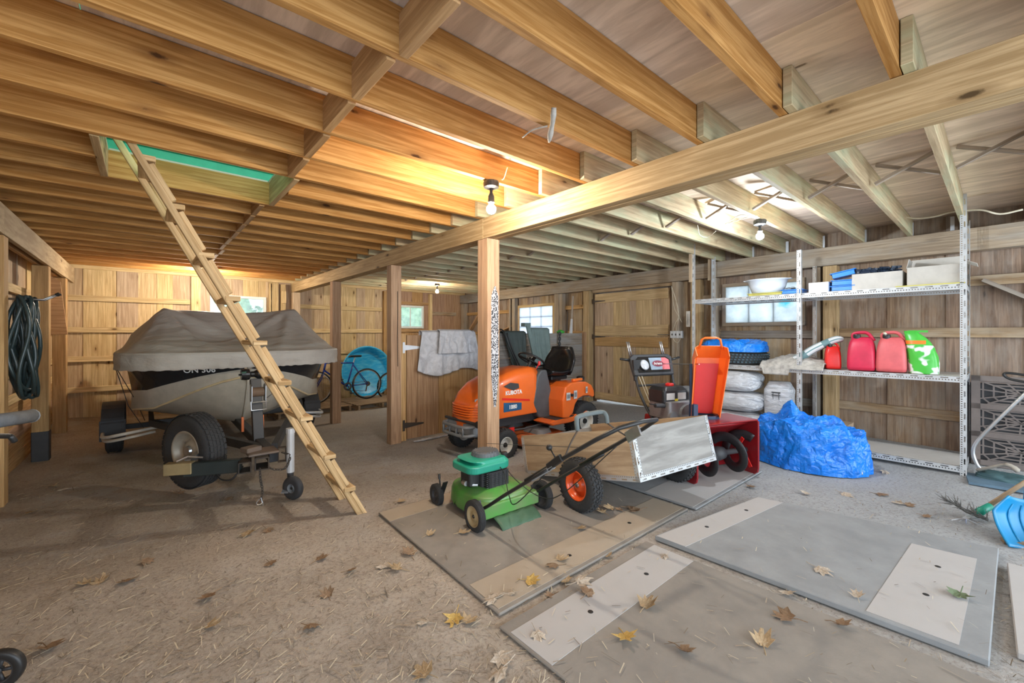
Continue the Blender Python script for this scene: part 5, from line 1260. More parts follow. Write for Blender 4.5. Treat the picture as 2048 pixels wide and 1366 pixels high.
def cover(u, v):
    px_, py_ = plan(u)
    if v < .25:      # skirt
        t = v/.25; fl_ = .004*math.sin(u*190)+.02*noise.noise(Vector((u*30, 0, t*2)))
        n = Vector((px_, py_-7.3)).normalized()
        return (px_+n.x*fl_*(1-t), py_-7.3+n.y*fl_*(1-t), 1.05+.004*math.sin(u*310)*(1-t)+.165*t-1.1)
    t = (v-.25)/.75; cx, cy = 0, min(max(py_, 6.5), 8.6)
    x, y = px_*(1-t)+cx*t, py_*(1-t)+cy*t
    z = top(x, y); e = min(1, t*9)
    return (x, y-7.3, (1.22*(1-e)+z*e)-1.1)
q = MB(); q.grid(cover, 190, 72); q.build('cover_fabric', M['canvas'], cov, smooth=True, solid=.006)
q = MB(); q.tube([Vector(cover(u/200, .235)) for u in range(201)], .006, 5); q.build('hem_cord', M['canvas'], cov, smooth=True)
for i, (x, y) in enumerate(((-1.09, 6.0), (-1.08, 5.9))):
    q = MB(); q.tube([(x, y-7.3, -.03), (x+.10+.05*i, y-7.25+.4*i, -.45), (x+.22, y-7.1+.6*i, -.72)], .004, 5); q.build('tie_strap', M['black'], cov)
# trailer
tr = empty('boat_trailer', (BX-.02, 7.3, fz(BX, 7.3)), 0, 'black boat trailer with jack wheel, winch post and spare tire under the boat', 'boat trailer'); tzz = tr.location.z; TXX = BX-.02
def T(x, y, z): return (x-TXX, y-7.3, z-tzz)
for s in (-1, 1):
    wheel('wheel', tr, T(TXX+s*1.13, 7.38, fz(0, 7.4)+.285), .29, .17, .165, M['tread'], M['galv'], 'rib', -PI/2 if s < 0 else PI/2, hub=.04, holes=5)
    q = MB(); q.grid(lambda u, v: (s*(1.03+.21*v), .06+.36*math.cos(PI*(1.02-u*1.04)), .285+.345*math.sin(PI*max(.0, min(1, 1.02-u*1.04)))), 16, 2); q.prism([(1.02, -.25), (1.25, -.25), (1.25, -.27), (1.02, -.27)], .20, .44, Matrix.Scale(s, 4, (1, 0, 0)))
    q.build('fender', M['dark'], tr, smooth=False, solid=.008)
    q = MB(); q.tube(smooth_path([(s*.75, -.55, .30), (s*1.02, -.62, .27), (s*1.16, -.50, .24), (s*1.20, -.30, .24)], 6), .035, 8, flat=.5); q.tube(smooth_path([(s*.72, -.60, .36), (s*1.05, -.68, .33), (s*1.2, -.52, .29), (s*1.22, -.30, .30)], 6), .02, 6)
    q.build('step_bar', M['galv'] if s > 0 else M['cream'], tr, smooth=True)
    q = MB(); q.bar(T(TXX+s*.04, 4.25, .40), T(TXX+s*.78, 6.6, .36), .05, .075); q.bar(T(TXX+s*.78, 6.6, .36), T(TXX+s*.78, 9.2, .36), .05, .075); q.build('side_rail', M['dark'], tr)
    q = MB(); q.bar(T(TXX+s*.42, 6.2, .54), T(TXX+s*.42, 9.0, .54), .09, .05); q.bar(T(TXX+s*.42, 6.4, .4), T(TXX+s*.42, 6.4, .54), .04, .04); q.bar(T(TXX+s*.42, 8.7, .4), T(TXX+s*.42, 8.7, .54), .04, .04); q.build('bunk', M['grey_plank'], tr)
q = MB(); q.bar(T(TXX-1.05, 7.38, .22), T(TXX+1.05, 7.38, .22), .06, .06); q.build('axle', M['dark'], tr)
for y_ in (6.6, 9.0): q = MB(); q.bar(T(TXX-.78, y_, .36), T(TXX+.78, y_, .36), .06, .06); q.build('cross_member', M['dark'], tr)
q = MB(); q.bar(T(.80, 3.93, .40), T(.83, 6.6, .38), .075, .085); q.build('tongue', M['dark'], tr, bevel=.006)
# cross bar to the spare, box ends and coupler
q = MB(); q.bar(T(.22, 4.02, .395), T(.56, 3.86, .40), .06, .10); q.build('spare_arm', plain('arm_black', (.02, .03, .03), .4), tr, bevel=.005)
q = MB(); q.bar(T(.11, 4.07, .41), T(.27, 3.99, .41), .075, .085); q.build('arm_bracket', plain('bracket_tan', (.34, .26, .13), .5, .3), tr, bevel=.004)
def hollow(q, c, w, h, l, t, rz=0):
    for dx, dz, ww, hh in ((0, h/2-t/2, w, t), (0, -h/2+t/2, w, t), (-w/2+t/2, 0, t, h), (w/2-t/2, 0, t, h)):
        q.box(Vector(c)+RZ(rz) @ Vector((dx, 0, dz)), (ww, l, hh), RZ(rz))
q = MB(); hollow(q, T(.58, 3.83, .40), .085, .085, .16, .008, rad(-10)); hollow(q, T(.70, 3.86, .405), .10, .10, .20, .010, rad(-10)); hollow(q, T(.845, 3.86, .43), .06, .12, .05, .007, rad(-10)); q.build('receiver_tubes', M['iron'], tr, bevel=.003)
q = MB(); q.box(T(.71, 3.92, .465), (.22, .20, .02)); q.box(T(.64, 3.95, .49), (.12, .10, .04), RZ(.4)); q.build('coupler', plain('coupler', (.16, .13, .11), .6, .4, var=.4, dark=(.25, .16, .10)), tr, bevel=.006)
# jack
q = MB(); q.cyl(T(0.90, 3.83, .28), T(0.90, 3.83, .62), .030, 14); q.cyl(T(0.90, 3.83, .60), T(0.90, 3.83, .64), .034, 14); jk = q.build('jack_tube', M['galv'], tr, smooth=False)
q = MB(); q.cyl(T(0.90, 3.83, .17), T(0.90, 3.83, .30), .024, 12); q.build('jack_leg', M['dark'], tr)
q = MB()
for s in (-1, 1): q.bar(T(0.90+s*.035, 3.80, .165), T(.87+s*.035, 3.735, .20-.05), .006, .05, (1, 0, 0))
q.prism([(.0, .01), (.03, .07), (.075, .075), (.06, .0), (.02, -.03)], -.002, .002, Matrix.Translation(T(.945, 3.69, .13)) @ Matrix(((0, 0, 1, 0), (1, 0, 0, 0), (0, 1, 0, 0), (0, 0, 0, 1)))); q.build('jack_fork', M['grey'], tr)
wheel('jack_wheel', tr, T(.895, 3.73, fz(.9, 3.7)+.090), .092, .055, .035, M['dark'], M['grey'], None, rad(-60), hub=.012)
# winch post, bow roller and winch
q = MB(); q.bar(T(.80, 4.56, .40), T(.80, 4.72, .98), .09, .055, (0, 1, 0)); q.build('winch_post', M['black'], tr, bevel=.004)
q = MB(); q.lathe([(0, -.085), (.050, -.085), (.055, -.05), (.052, -.02), (.028, -.005), (.028, .02), (.045, .05), (.05, .09), (0, .09)], T(.765, 4.70, 1.03), 'x', 20); q.cyl(T(.66, 4.70, 1.03), T(.88, 4.70, 1.03), .008, 8); q.build('bow_roller', M['black_shiny'], tr, smooth=False)
q = MB(); q.cyl(T(.76, 4.66, .86), T(.86, 4.66, .86), .045, 16); q.build('winch_drum', plain('drum_brown', (.16, .10, .06), .7), tr)
q = MB()
for x in (.752, .866): q.prism([(-.05, -.09), (.05, -.09), (.055, .06), (.0, .08), (-.055, .06)], 0, .005, Matrix.Translation(T(x, 4.66, .86)) @ Matrix(((0, 0, 1, 0), (1, 0, 0, 0), (0, 1, 0, 0), (0, 0, 0, 1))))
q.tube([T(.745, 4.60, .78), T(.745, 4.585, .70), T(.87, 4.585, .70), T(.87, 4.60, .78)], .007, 6); q.cyl(T(.74, 4.60, .77), T(.88, 4.60, .77), .006, 6); q.tube([T(.885, 4.64, .80), T(.93, 4.62, .84), T(.95, 4.60, .90)], .006, 6); q.build('winch_frame', M['steel'], tr)
q = MB(); q.bar(T(.70, 4.75, .48), T(.70, 4.75, .62), .02, .02); q.bar(T(.87, 4.75, .48), T(.87, 4.75, .62), .015, .015); q.build('marker_light', M['orange_bright'], tr)
# spare wheel on its arm
sp = wheel('spare_wheel', tr, T(.30, 4.36, .46), .30, .17, .165, M['tread'], plain('rim_dusty', (.42, .38, .31), .45, .4), 'road', rad(-62), hub=.045, holes=5, m_hub=M['steel'])
q = MB(); q.bar(T(.24, 4.05, .44), T(.36, 4.30, .46), .04, .04); q.tube([T(.17, 4.02, .465), T(.24, 4.04, .485), T(.33, 4.0, .47)], .008, 6); q.build('spare_clamp', M['steel'], tr)
c_ = chain('safety_chain', [T(.67, 3.78, .37), T(.675, 3.77, .28), T(.685, 3.76, .20), T(.675, 3.75, .13)], .0035, .022, M['iron'], tr)
c_ = chain('safety_chain', [T(.84, 3.84, .45), T(.89, 3.80, .42), T(.85, 3.79, .33), T(.77, 3.79, .34), T(.72, 3.80, .37)], .0035, .022, M['iron'], tr)
q = MB(); q.tube(smooth_path([T(.673, 3.75, .15), T(.68, 3.74, .11), T(.655, 3.73, .105), T(.64, 3.735, .12), T(.66, 3.74, .145)], 4), .004, 6); q.tube([T(.685, 3.74, .12), T(.685, 3.74, .085)], .003, 5); q.build('chain_hook', M['steel'], tr)
q = MB(); q.tube(smooth_path([T(.42, 4.12, .38), T(.43, 4.02, .29), T(.50, 3.96, .27), T(.56, 3.95, .33), T(.58, 3.93, .37)], 6), .006, 6); q.build('wiring_loop', M['black'], tr, smooth=True)
# ------------------------------------------------------------------ stall partition
SYP = 5.03; fs = fz(3, 5.05)
gate = empty('stall_gate', (3.1, SYP, fs), 0, 'brown board stall gate on strap hinges beside the chained post', 'gate')
q = MB(71); x = 2.545
for w in (.16, .31, .33, .32): q.box((x+w/2-3.1, .0, .70+.0), (w-.004, .025, 1.34)); x += w
q.build('gate_boards', M['pine_brown'], gate)
q = MB(72); q.box((2.50-3.1, .01, .70), (.075, .05, 1.38)); q.build('hinge_stile', M['post'], gate, bevel=.004)
for z, mt in ((1.21, 'galv'), (.21, 'iron')):
    q = MB(); q.prism([(0, -.07), (.03, -.07), (.03, -.035), (.30, -.008), (.30, .008), (.03, .035), (.03, .07), (0, .07)], 0, .005, Matrix.Translation((-.615, -.018, z)) @ Matrix.Rotation(PI/2, 4, 'X')); q.build('strap_hinge', M[mt], gate)
wall_ = empty('stall_wall', (4.95, SYP+.05, fs), 0, 'low weathered plank stall wall behind the tractor', 'partition')
q = MB(73)
for k in range(7): q.box((0, .0-.004*(k % 2), .12+.20*k-.02), (2.42, .035, .193))
q.build('wall_planks', M['grey_plank'], wall_)
for x in (3.80, 6.12): q = MB(74); q.box((x-4.95, -.02, .71), (.07, .09, 1.42)); q.build('end_post', M['pine_brown'] if x > 5 else M['grey_plank'], wall_)
def hang(name, x0, x1, y, ztop, drop, mat, lab, cat, seed=1, back=.25, thick=.006, sk=0.0, taper=0, amp=.03):
    """cloth folded over a rail along x: a front fall and a short back fall"""
    def f(u, v):
        xx = x0+(x1-x0)*u; w = noise.noise(Vector((u*5, seed, 0))); w2 = noise.noise(Vector((u*14, v*3, seed)))
        if v < .15: k = 1-v/.15; yy = y+.035+.01*w; z = ztop-back*k
        elif v < .25: a = PI*(v-.15)/.1; yy = y+.035*math.cos(a); z = ztop+.025*math.sin(a)
        else:
            k = (v-.25)/.75; dr = drop(u) if callable(drop) else drop
            yy = y-.035-k*.03+amp*(w*1.4+w2*.6)*min(1, k*2.2)-.02; z = ztop-dr*k; xx = xx+sk*k+taper*(u-.5)*k
        return (xx, yy, z)
    q = MB(); q.grid(f, 60, 44); o = q.build(name, mat, smooth=True, solid=thick); return tag(o, lab, cat)
M['tarp_grey'], nt, b = NT('tarp_grey'); tc = N(nt, 'ShaderNodeTexCoord').outputs['Object']
cz_ = noise_(nt, tc, 9, 6, .65, 1.2); nt.links.new(mixc(nt, ramp(nt, cz_, [(.35, 0), (.65, 1)]), (.42, .41, .42), (.58, .57, .58)), b.inputs['Base Color']); b.inputs['Roughness'].default_value = .5; bump(nt, cz_, b, .8, .03)
hang('canvas_tarp', 2.74, 3.60, SYP, 1.435, lambda u: .50+.06*math.sin(u*6)+.08*u, M['tarp_grey'], 'crumpled pale grey tarp folded over the top of the stall gate', 'tarp', 3, taper=.16, amp=.05)
hang('canvas_tarp', 2.98, 3.50, SYP-.05, 1.45, .30, M['tarp_grey'], 'shorter outer fold of pale grey cloth lying on the crumpled stall gate tarp', 'tarp', 8, taper=.10, amp=.04)
GC = plain('green_cloth', (.055, .072, .068), .8, var=.1); GC2 = plain('green_cloth2', (.17, .23, .22), .8, var=.1)
hang('dark_sheet', 4.15, 4.62, SYP+.03, 1.435, lambda u: .62+.1*u, GC, 'dark green sheet hanging over the stall wall behind the steering wheel', 'sheet', 5, taper=-.2, sk=.1, amp=.03)
hang('green_sheet', 4.74, 5.16, SYP+.03, 1.49, .62, GC2, 'grey-green sheet hanging over the stall wall behind the tractor seat', 'sheet', 6, sk=.05, taper=-.05, amp=.03)
q = MB(75); q.bar((4.60, SYP-.09, 1.56), (4.86, SYP-.14, .55), .075, .03, (0, 1, 0)); q.box((4.60, SYP-.05, 1.56), (.13, .10, .06)); o = q.build('green_board', GC2, bevel=.004); tag(o, 'narrow grey-green board leaning upright between the two hanging sheets', 'board')
q = MB(); q.tube(smooth_path([(4.11, SYP+.08, 1.40), (4.12, SYP+.05, 1.475), (4.13, SYP-.06, 1.45), (4.20, SYP-.12, 1.2), (4.33, SYP-.14, .95), (4.36, SYP-.16, .8)], 6), .012, 6); q.tube(smooth_path([(4.17, SYP-.09, 1.43), (4.27, SYP-.12, 1.15), (4.40, SYP-.14, .9)], 6), .012, 6)
tag(q.build('black_hose', M['black'], smooth=True), 'black rubber tubing hanging down the left edge of the dark green sheet', 'tubing')
c_ = chain('hanging_chain', [(5.42, SYP-.03, 1.44), (5.41, SYP-.03, 1.2), (5.42, SYP-.03, .9), (5.41, SYP-.03, .55)], .011, .045, M['dark']); tag(c_, 'heavy dark chain hanging over the stall wall behind the tractor seat', 'chain')
q = MB(76); q.lathe([(0, 0), (.06, .0), (.075, .03), (.03, .055), (0, .06)], (5.50, SYP+.03, 1.425), n=12); tag(q.build('green_ball', plain('bright_green', (.05, .38, .04), .5), smooth=True), 'small bright green ball on top of the stall wall by the chain', 'ball')
# tools leaning in the corner of the door post
e = empty('garden_fork', (5.95, 5.30, fz(5.9, 5.3)), 0, 'long-handled tool with a metal socket leaning upright left of the plank door', 'garden tool')
q = MB(); q.cyl((0, 0, 0.0), (.12, -.03, 2.05), .018, 8); q.build('shaft', M['grey_wood'], e)
q = MB(); q.cyl((.03, -.05, 1.2), (.085, -.03, 1.62), .035, 8, r1=.02); q.build('metal_socket', M['galv'], e)
e = empty('wood_strip', (5.75, 5.20, fz(5.9, 5.3)), 0, 'thin dark stick leaning beside the long-handled tool', 'stick'); q = MB(); q.cyl((0, 0, 0), (.15, .05, 1.75), .010, 6); q.build('stick_shaft', M['iron'], e)

# ------------------------------------------------------------------ outlets, cables, thermometer on the right wall
def wall_pt(px, py, d=0): 
    p = atX(px, py, 6.35); return Vector((hx(p.y)+d, p.y, p.z))
for i, (px, lab) in enumerate(((1346, 'left of the three grey outlet boxes beside the plank door'), (1353, 'middle one of the three grey outlet boxes beside the plank door'), (1361, 'right of the three grey outlet boxes beside the plank door'))):
    p = atX(px, 669, 6.36); e = empty('outlet_box', p, -math.atan(.04), lab, 'outlet', 'row of outlet boxes')
    q = MB(); q.box((0, 0, 0), (.05, .074, .115)); q.build('box_body', M['galv'], e, bevel=.004)
    q = MB(); q.box((-.026, 0, .0), (.004, .02, .03)); q.build('switch', M['dark'], e)
q = MB()
for a in ([(1343, 572), (1346, 600), (1350, 620), (1357, 633), (1350, 648), (1346, 662)], [(1343, 572), (1350, 595), (1356, 615), (1357, 633), (1354, 650), (1353, 662)], [(1343, 573), (1352, 600), (1358, 632), (1364, 645)], [(1346, 676), (1350, 683), (1356, 685), (1361, 677)], [(1355, 684), (1354, 700), (1353, 720)]):
    q.tube(smooth_path([atX(px, py, 6.34) for px, py in a], 5), .0035, 5)
tag(q.build('wall_cables', M['cable'], smooth=True), 'bundle of pale cables running down the wall to the outlet boxes', 'cables')
p = atX(1376, 638, 6.26); e = empty('thermometer', p, -math.atan(.04), 'narrow white thermometer on the post between the door and the shelving', 'thermometer')
q = MB(); q.box((0, 0, 0), (.012, .06, .24)); q.build('plate', M['cream'], e, bevel=.003); q = MB(); q.cyl((-.008, 0, -.09), (-.008, 0, .08), .003, 6); q.build('glass_tube', M['grey'], e)
# white cable strung along the joists on the right, wire ties near bulb B, cobwebby rag
q = MB(); q.tube(smooth_path([atX(1660, 432, 5.9), atX(1690, 440, 5.9), atX(1730, 432, 5.85), atX(1772, 427, 5.8), atX(1795, 430, 5.8), atX(1830, 437, 5.75), atX(1870, 433, 5.7), atX(1905, 424, 5.65), atX(1960, 420, 5.6), atX(2000, 428, 5.6), atX(2046, 419, 5.6)], 5), .008, 6)
tag(q.build('ceiling_cable', M['cable'], smooth=True), 'thick white cable looping through the joists above the shelving', 'cable')
q = MB(); q.tube(smooth_path([atz(1450, 448, 2.46), atz(1490, 436, 2.45), atz(1515, 432, 2.46)], 4), .004, 5); q.tube(smooth_path([atz(1452, 447, 2.46), atz(1480, 430, 2.47), atz(1500, 434, 2.46), atz(1513, 436, 2.465)], 4), .004, 5)
q.tube(smooth_path([atz(1395, 450, 2.45), atz(1400, 470, 2.44), atz(1415, 474, 2.43), atz(1432, 462, 2.45)], 5), .003, 5)
tag(q.build('loose_wires', M['cable'], smooth=True), 'loose wires between the joists beside the bulb over the shelving', 'wires')
q = MB(); q.tube(smooth_path([atz(1045, 275, 2.45), atz(1065, 260, 2.46), atz(1095, 252, 2.468)], 4), .004, 5); q.tube(smooth_path([atz(1108, 215, 2.50), atz(1106, 240, 2.455), atz(1102, 262, 2.43), atz(1098, 285, 2.40)], 5), [.012, .013, .014, .015, .013, .012, .012, .011, .012, .013, .014, .015, .014, .012, .009, .004], 7)
tag(q.build('hanging_rag', M['burlap'], smooth=True), 'twisted pale rag and twine hanging from a joist near the middle of the ceiling', 'rag')
# galvanised pipes standing between header and deck on the right wall
for n_, (px, py) in enumerate(((1502, 490), (1572, 480), (1645, 470), (1729, 455), (1823, 445), (1905, 450))):
    p = atX(px, py, 6.27); e = empty('joist_tie', (hx(p.y)+.05, p.y, 2.469), 0, ORD[n_]+' short galvanised tie on the right header, counted from the plank door', 'metal tie', 'joist ties on the right header'); q = MB(); q.box((0, 0, .075), (.02, .03, .15)); q.build('tie_strap', M['galv'], e)

# ------------------------------------------------------------------ hose on its hook
hg = plain('hose_green', (.035, .058, .060), .30, var=.08)
hose = empty('garden_hose', (-.80, 5.62, 1.70), 0, 'dark green garden hose hanging in long loops from a hook on the left wall', 'garden hose')
rr = random.Random(12); hx0, hy0 = -.80, 5.62
for i in range(9):
    dy = -.13+.032*i; w = .13+.012*rr.uniform(-1, 1); dx = -.02+.012*(i % 3)
    tw = .5*(1 if i % 2 else -1)
    zl = -.80-rr.uniform(0, .12); pts = []
    for k in range(28):
        a = 2*PI*k/28; vy = math.cos(a); vz = math.sin(a)
        z = .04+(zl*.5)*(1-vz) if True else 0
        ht = (1-vz)/2                                    # 0 top, 1 bottom
        wd = w*(.62+.75*ht*ht-.55*math.sin(ht*PI)**2*.8)
        sh = .10*ht-.06*math.sin(ht*PI*1.0)
        pts.append(Vector((dx+.03*math.sin(ht*PI*2+i)+.045*vy*(1 if i % 2 else -1), dy+vy*wd+sh, z)))
    q = MB(); q.tube(smooth_path(pts+[pts[0]], 2)[:-1], .0145, 8, closed=True); q.build('hose_loop', hg, hose, smooth=True)
e = empty('hose_hook', (-.93, 5.60, 1.72), 0, 'black and steel double-pronged hook holding the green hose', 'hook')
q = MB(); q.box((-.0, 0, .02), (.012, .05, .16)); q.build('hook_plate', M['iron'], e)
for s in (-.045, .045): q = MB(); q.tube([(0, s, 0), (.24, s, .0), (.33, s, .055)], .008, 6); q.build('hook_prong', M['steel'], e, smooth=True)
for s in (-.045, .045): q = MB(); q.tube([(.315, s, .046), (.34, s, .062)], .011, 8); q.build('prong_tip', M['black'], e)
# folding trolley at the left edge
gx = fl(-20, 1195)
e = empty('push_trolley', (gx.x, gx.y, gx.z), 0, 'wheeled trolley at the left picture edge, only its grey foam handle and black wheel showing', 'trolley')
def TR(p): return Vector(p)-Vector((gx.x, gx.y, gx.z))
hA, hB = atY(62, 832, 2.55), atY(-60, 850, 2.30)
q = MB(); q.tube([TR(hB), TR(hA)], .026, 12); q.build('foam_grip', plain('foam_grey', (.11, .12, .13), .8, bmp=.3, sc=30), e, smooth=True)
q = MB(); q.tube([TR(hA), TR(hA)+(TR(hA)-TR(hB)).normalized()*.006], .027, 12); q.build('grip_cap', M['grey'], e)
hC = atY(25, 878, 2.5); hD = atY(-60, 872, 2.3)
q = MB(); q.tube(smooth_path([TR(hD), TR(atY(12, 872, 2.48)), TR(atY(22, 874, 2.49)), TR(atY(29, 883, 2.5))], 4), .010, 8); q.build('lower_bar', M['black'], e, smooth=True)
wc = atY(-2, 1167, 2.42); rW = .072
wheel('wheel', e, (TR(wc).x, TR(wc).y, rW), rW, .035, .045, M['black'], M['dark'], None, rad(-20), spokes=5, hub=.012)
q = MB(); q.tube([TR(hB), (TR(wc).x-.10, TR(wc).y+.03, rW)], .012, 8); q.tube([TR(hD), TR(hB)], .010, 8); q.tube([(TR(wc).x-.10, TR(wc).y+.03, rW), (TR(wc).x, TR(wc).y, rW)], .008, 6); q.build('frame_tube', M['dark'], e)

# ------------------------------------------------------------------ pallets, pool, bicycles at the back
def pallet(x, y, rz, w, d, lab, seed):
    z = fz(x, y)+.004; e = empty('pallet', (x, y, z), rz, lab, 'pallet', 'pallets at the back wall'); rr = random.Random(seed)
    for s in (-1, 0, 1): q = MB(seed+s); q.box((0, s*(d/2-.05), .055), (w, .04, .085)); q.build('stringer', M['pallet'], e)
    n = 9
    for i in range(n): q = MB(seed+i+5); q.box((-w/2+w*(i+.5)/n, 0, .105), (w/n-.035, d, .014)); q.build('deck_slat', M['pallet'], e)
    for i in (-1, 0, 1): q = MB(seed+i+50); q.box((i*(w/2-.06), 0, .006), (.09, d, .012)); q.build('bottom_slat', M['pallet'], e)
pallet(2.35, 8.80, PI/2+.06, 1.1, 1.35, 'left pallet on the dirt, under the left bicycle wheel', 1)
pallet(3.62, 8.78, PI/2+.06, 1.1, 1.10, 'right pallet on the dirt, below the blue paddling pool', 2)
zp = fz(3.6, 9.3)+.12
e = empty('paddling_pool', (3.79, 9.42, zp-.05), 0, 'round bright blue plastic paddling pool standing on edge against the back wall', 'paddling pool')
PB, nt, b = NT('pool_blue'); tc = N(nt, 'ShaderNodeTexCoord').outputs['Object']
nt.links.new(mixc(nt, ramp(nt, noise_(nt, mapping(nt, tc, (3, 3, 14)), 2, 4), [(.45, 0), (.7, 1)]), (.01, .36, .70), (.12, .55, .78)), b.inputs['Base Color']); b.inputs['Roughness'].default_value = .35
tl = rad(8)
q = MB(); q.lathe([(0, .20), (.48, .20), (.50, .18), (.545, .02), (.565, .0), (.585, .0), (.585, .015), (.57, .02), (.52, .19), (.50, .215), (0, .215)], n=56, axis='y')
o = q.build('pool_shell', PB, e, smooth=True); o.rotation_euler = (-tl, 0, 0); o.location = (0, -.08, .58)
def bicycle(x, y, z, rz, lab, col, lean=.0):
    e = empty('bicycle', (x, y, z), rz, lab, 'bicycle', 'bicycles at the back wall'); e.rotation_euler = (lean, 0, rz)
    F = plain('bike_paint', col, .25, coat=.3)
    R_ = .325
    for x_, nm in ((-.52, 'wheel'), (.52, 'wheel')):
        q = MB(); q.lathe([(R_-.018, -.015), (R_, 0), (R_-.018, .015), (R_-.03, .0), (R_-.018, -.015)], n=48, axis='y'); t = q.build(nm, M['black'], e, smooth=True); t.location = (x_, 0, R_)
        q = MB(); q.lathe([(R_-.03, -.009), (R_-.045, -.009), (R_-.045, .009), (R_-.03, .009)], n=48, axis='y'); q.build('rim', M['steel'], t, smooth=False)
        q = MB()
        for i in range(24): a = 2*PI*i/24; q.tube([(.012*math.cos(a+.5), (-1)**i*.02, .012*math.sin(a+.5)), ((R_-.045)*math.cos(a), 0, (R_-.045)*math.sin(a))], .0012, 4, caps=False)
        q.cyl((0, -.03, 0), (0, .03, 0), .018, 10); q.build('spokes', M['steel'], t)
    q = MB(); rw_, fw_, bb, st, ht, hb = (.52, 0, R_), (-.52, 0, R_), (.09, 0, .30), (.235, 0, .78), (-.33, 0, .80), (-.36, 0, .66)
    for a, c, r in ((bb, st, .016), (st, ht, .015), (bb, hb, .018), (ht, hb, .02)): q.tube([a, c], r, 8)
    for s in (-.035, .035): q.tube([(bb[0], s*.4, bb[2]), (rw_[0], s*1.5, rw_[2])], .009, 6); q.tube([(st[0], s*.4, st[2]-.05), (rw_[0], s*1.5, rw_[2])], .008, 6); q.tube([(hb[0], s*.8, hb[2]), (-.42, s*1.1, .5), (fw_[0], s*1.3, fw_[2])], .010, 6)
    q.build('frame', F, e, smooth=True)
    q = MB(); q.tube([(st[0], 0, st[2]), (.27, 0, .90)], .013, 8); q.build('seat_post', M['steel'], e)
    q = MB(); loft(q, [(.895, .26, .03, .01, .26, 0), (.91, .27, .10, .03, .27, 0), (.93, .25, .12, .04, .28, 0), (.94, .2, .08, .03, .29, 0)]); q.build('saddle', M['black'], e, smooth=False, bevel=.01)
    q = MB(); q.tube([ht, (-.30, 0, .92), (-.37, 0, .95)], .012, 8); q.tube(smooth_path([(-.30, -.28, .97), (-.36, -.18, .96), (-.38, 0, .95), (-.36, .18, .96), (-.30, .28, .97)], 4), .012, 8); q.build('handlebar', M['black'], e, smooth=True)
    q = MB(); q.lathe([(.05, -.004), (.085, -.004), (.085, .004), (.05, .004), (.05, -.004)], (bb[0], -.05, bb[2]), 'y', 28); q.bar((bb[0], -.07, bb[2]), (bb[0]+.08, -.07, bb[2]-.14), .012, .022); q.bar((bb[0], .07, bb[2]), (bb[0]-.08, .07, bb[2]+.14), .012, .022); q.box((bb[0]+.08, -.11, bb[2]-.14), (.09, .06, .02)); q.box((bb[0]-.08, .11, bb[2]+.14), (.09, .06, .02)); q.build('crankset', M['dark'], e)
    q = MB(); q.lathe([(.02, -.012), (.05, -.01), (.035, .012), (.02, .012)], (rw_[0], -.035, rw_[2]), 'y', 20); q.bar((rw_[0]-.02, -.045, rw_[2]-.03), (rw_[0]-.05, -.045, rw_[2]-.16), .02, .02); q.tube([(bb[0], -.05, bb[2]+.085), (rw_[0], -.04, rw_[2]+.04)], .004, 4); q.tube([(bb[0], -.05, bb[2]-.085), (rw_[0]-.05, -.04, rw_[2]-.15)], .004, 4); q.build('derailleur', M['iron'], e)
    return e
bicycle(3.06, 8.86, fz(3, 8.8)+.116, .02, 'blue bicycle standing on the pallets in front of the paddling pool', (.01, .04, .28), -.04)
bicycle(4.68, 9.0, fz(4.6, 9.0)+.004, .05, 'bicycle mostly hidden behind the chained post, one wheel against the blue pool', (.05, .05, .06), -.04)

# ------------------------------------------------------------------ right edge: lattice screen, bent tube tool, shovels
def lattice(x, y, z, rz, lean, lab):
    e = empty('lattice_screen', (x, y, z), rz, lab, 'screen'); e.rotation_euler = (0, lean, rz)
    mt = plain('taupe_plastic', (.17, .14, .125), .7)
    q = MB(); w = .62; hh = .84; n = 3
    for yy in (-w/2+.03, w/2-.03): q.box((0, yy, hh/2), (.022, .06, hh))
    for k in range(n+1): q.box((0, 0, .025+k*(hh-.05)/n), (.022, w, .05))
    q.build('screen_frame', mt, e)
    q = MB(); q.box((.05, 0, hh*.47), (.012, w+.06, hh*.9)); q.build('shade_backing', M['dark'], e)  # dark sheet added as the shade behind the screen
    ch = (hh-.05)/n
    for k in range(n):
        q = MB(k); cz_ = .025+ch*(k+.5); hw, hv = w/2-.06, ch/2-.025; rr = random.Random(k)
        rays = [(hw*math.copysign(min(1, abs(math.cos(a))*1.45), math.cos(a)), hv*math.copysign(min(1, abs(math.sin(a))*1.45), math.sin(a))) for a in [2*PI*(i+.3)/11 for i in range(11)]]
        for i, (a, b2) in enumerate(rays):
            q.bar((0, 0, cz_), (0, a, cz_+b2), .012, .006, (1, 0, 0))
            a2, b3 = rays[(i+1) % len(rays)]
            for f in (.36, .66, .93): q.bar((0, a*f, cz_+b2*f), (0, a2*f, cz_+b3*f), .012, .005, (1, 0, 0))
        q.build('web_panel', mt, e)
    return e
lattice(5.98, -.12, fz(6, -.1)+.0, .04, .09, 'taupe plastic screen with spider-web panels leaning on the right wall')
e = empty('lawn_edger', (5.60, .10, fz(5.6, .1)), 0, 'tool with a bent silver tube, black loop grip and pale wooden foot beside the shelving', 'garden tool')
def E_(px, py, X): return atX(px, py, X)-Vector((5.60, .10, fz(5.6, .1)))
q = MB(); q.tube(smooth_path([E_(2090, 752, 5.5), E_(2040, 797, 5.5), E_(1985, 850, 5.5), E_(1953, 884, 5.5), E_(1946, 905, 5.5), E_(1952, 925, 5.5), E_(1960, 938, 5.5)], 5), .014, 10); q.build('bent_tube', M['steel'], e, smooth=True)
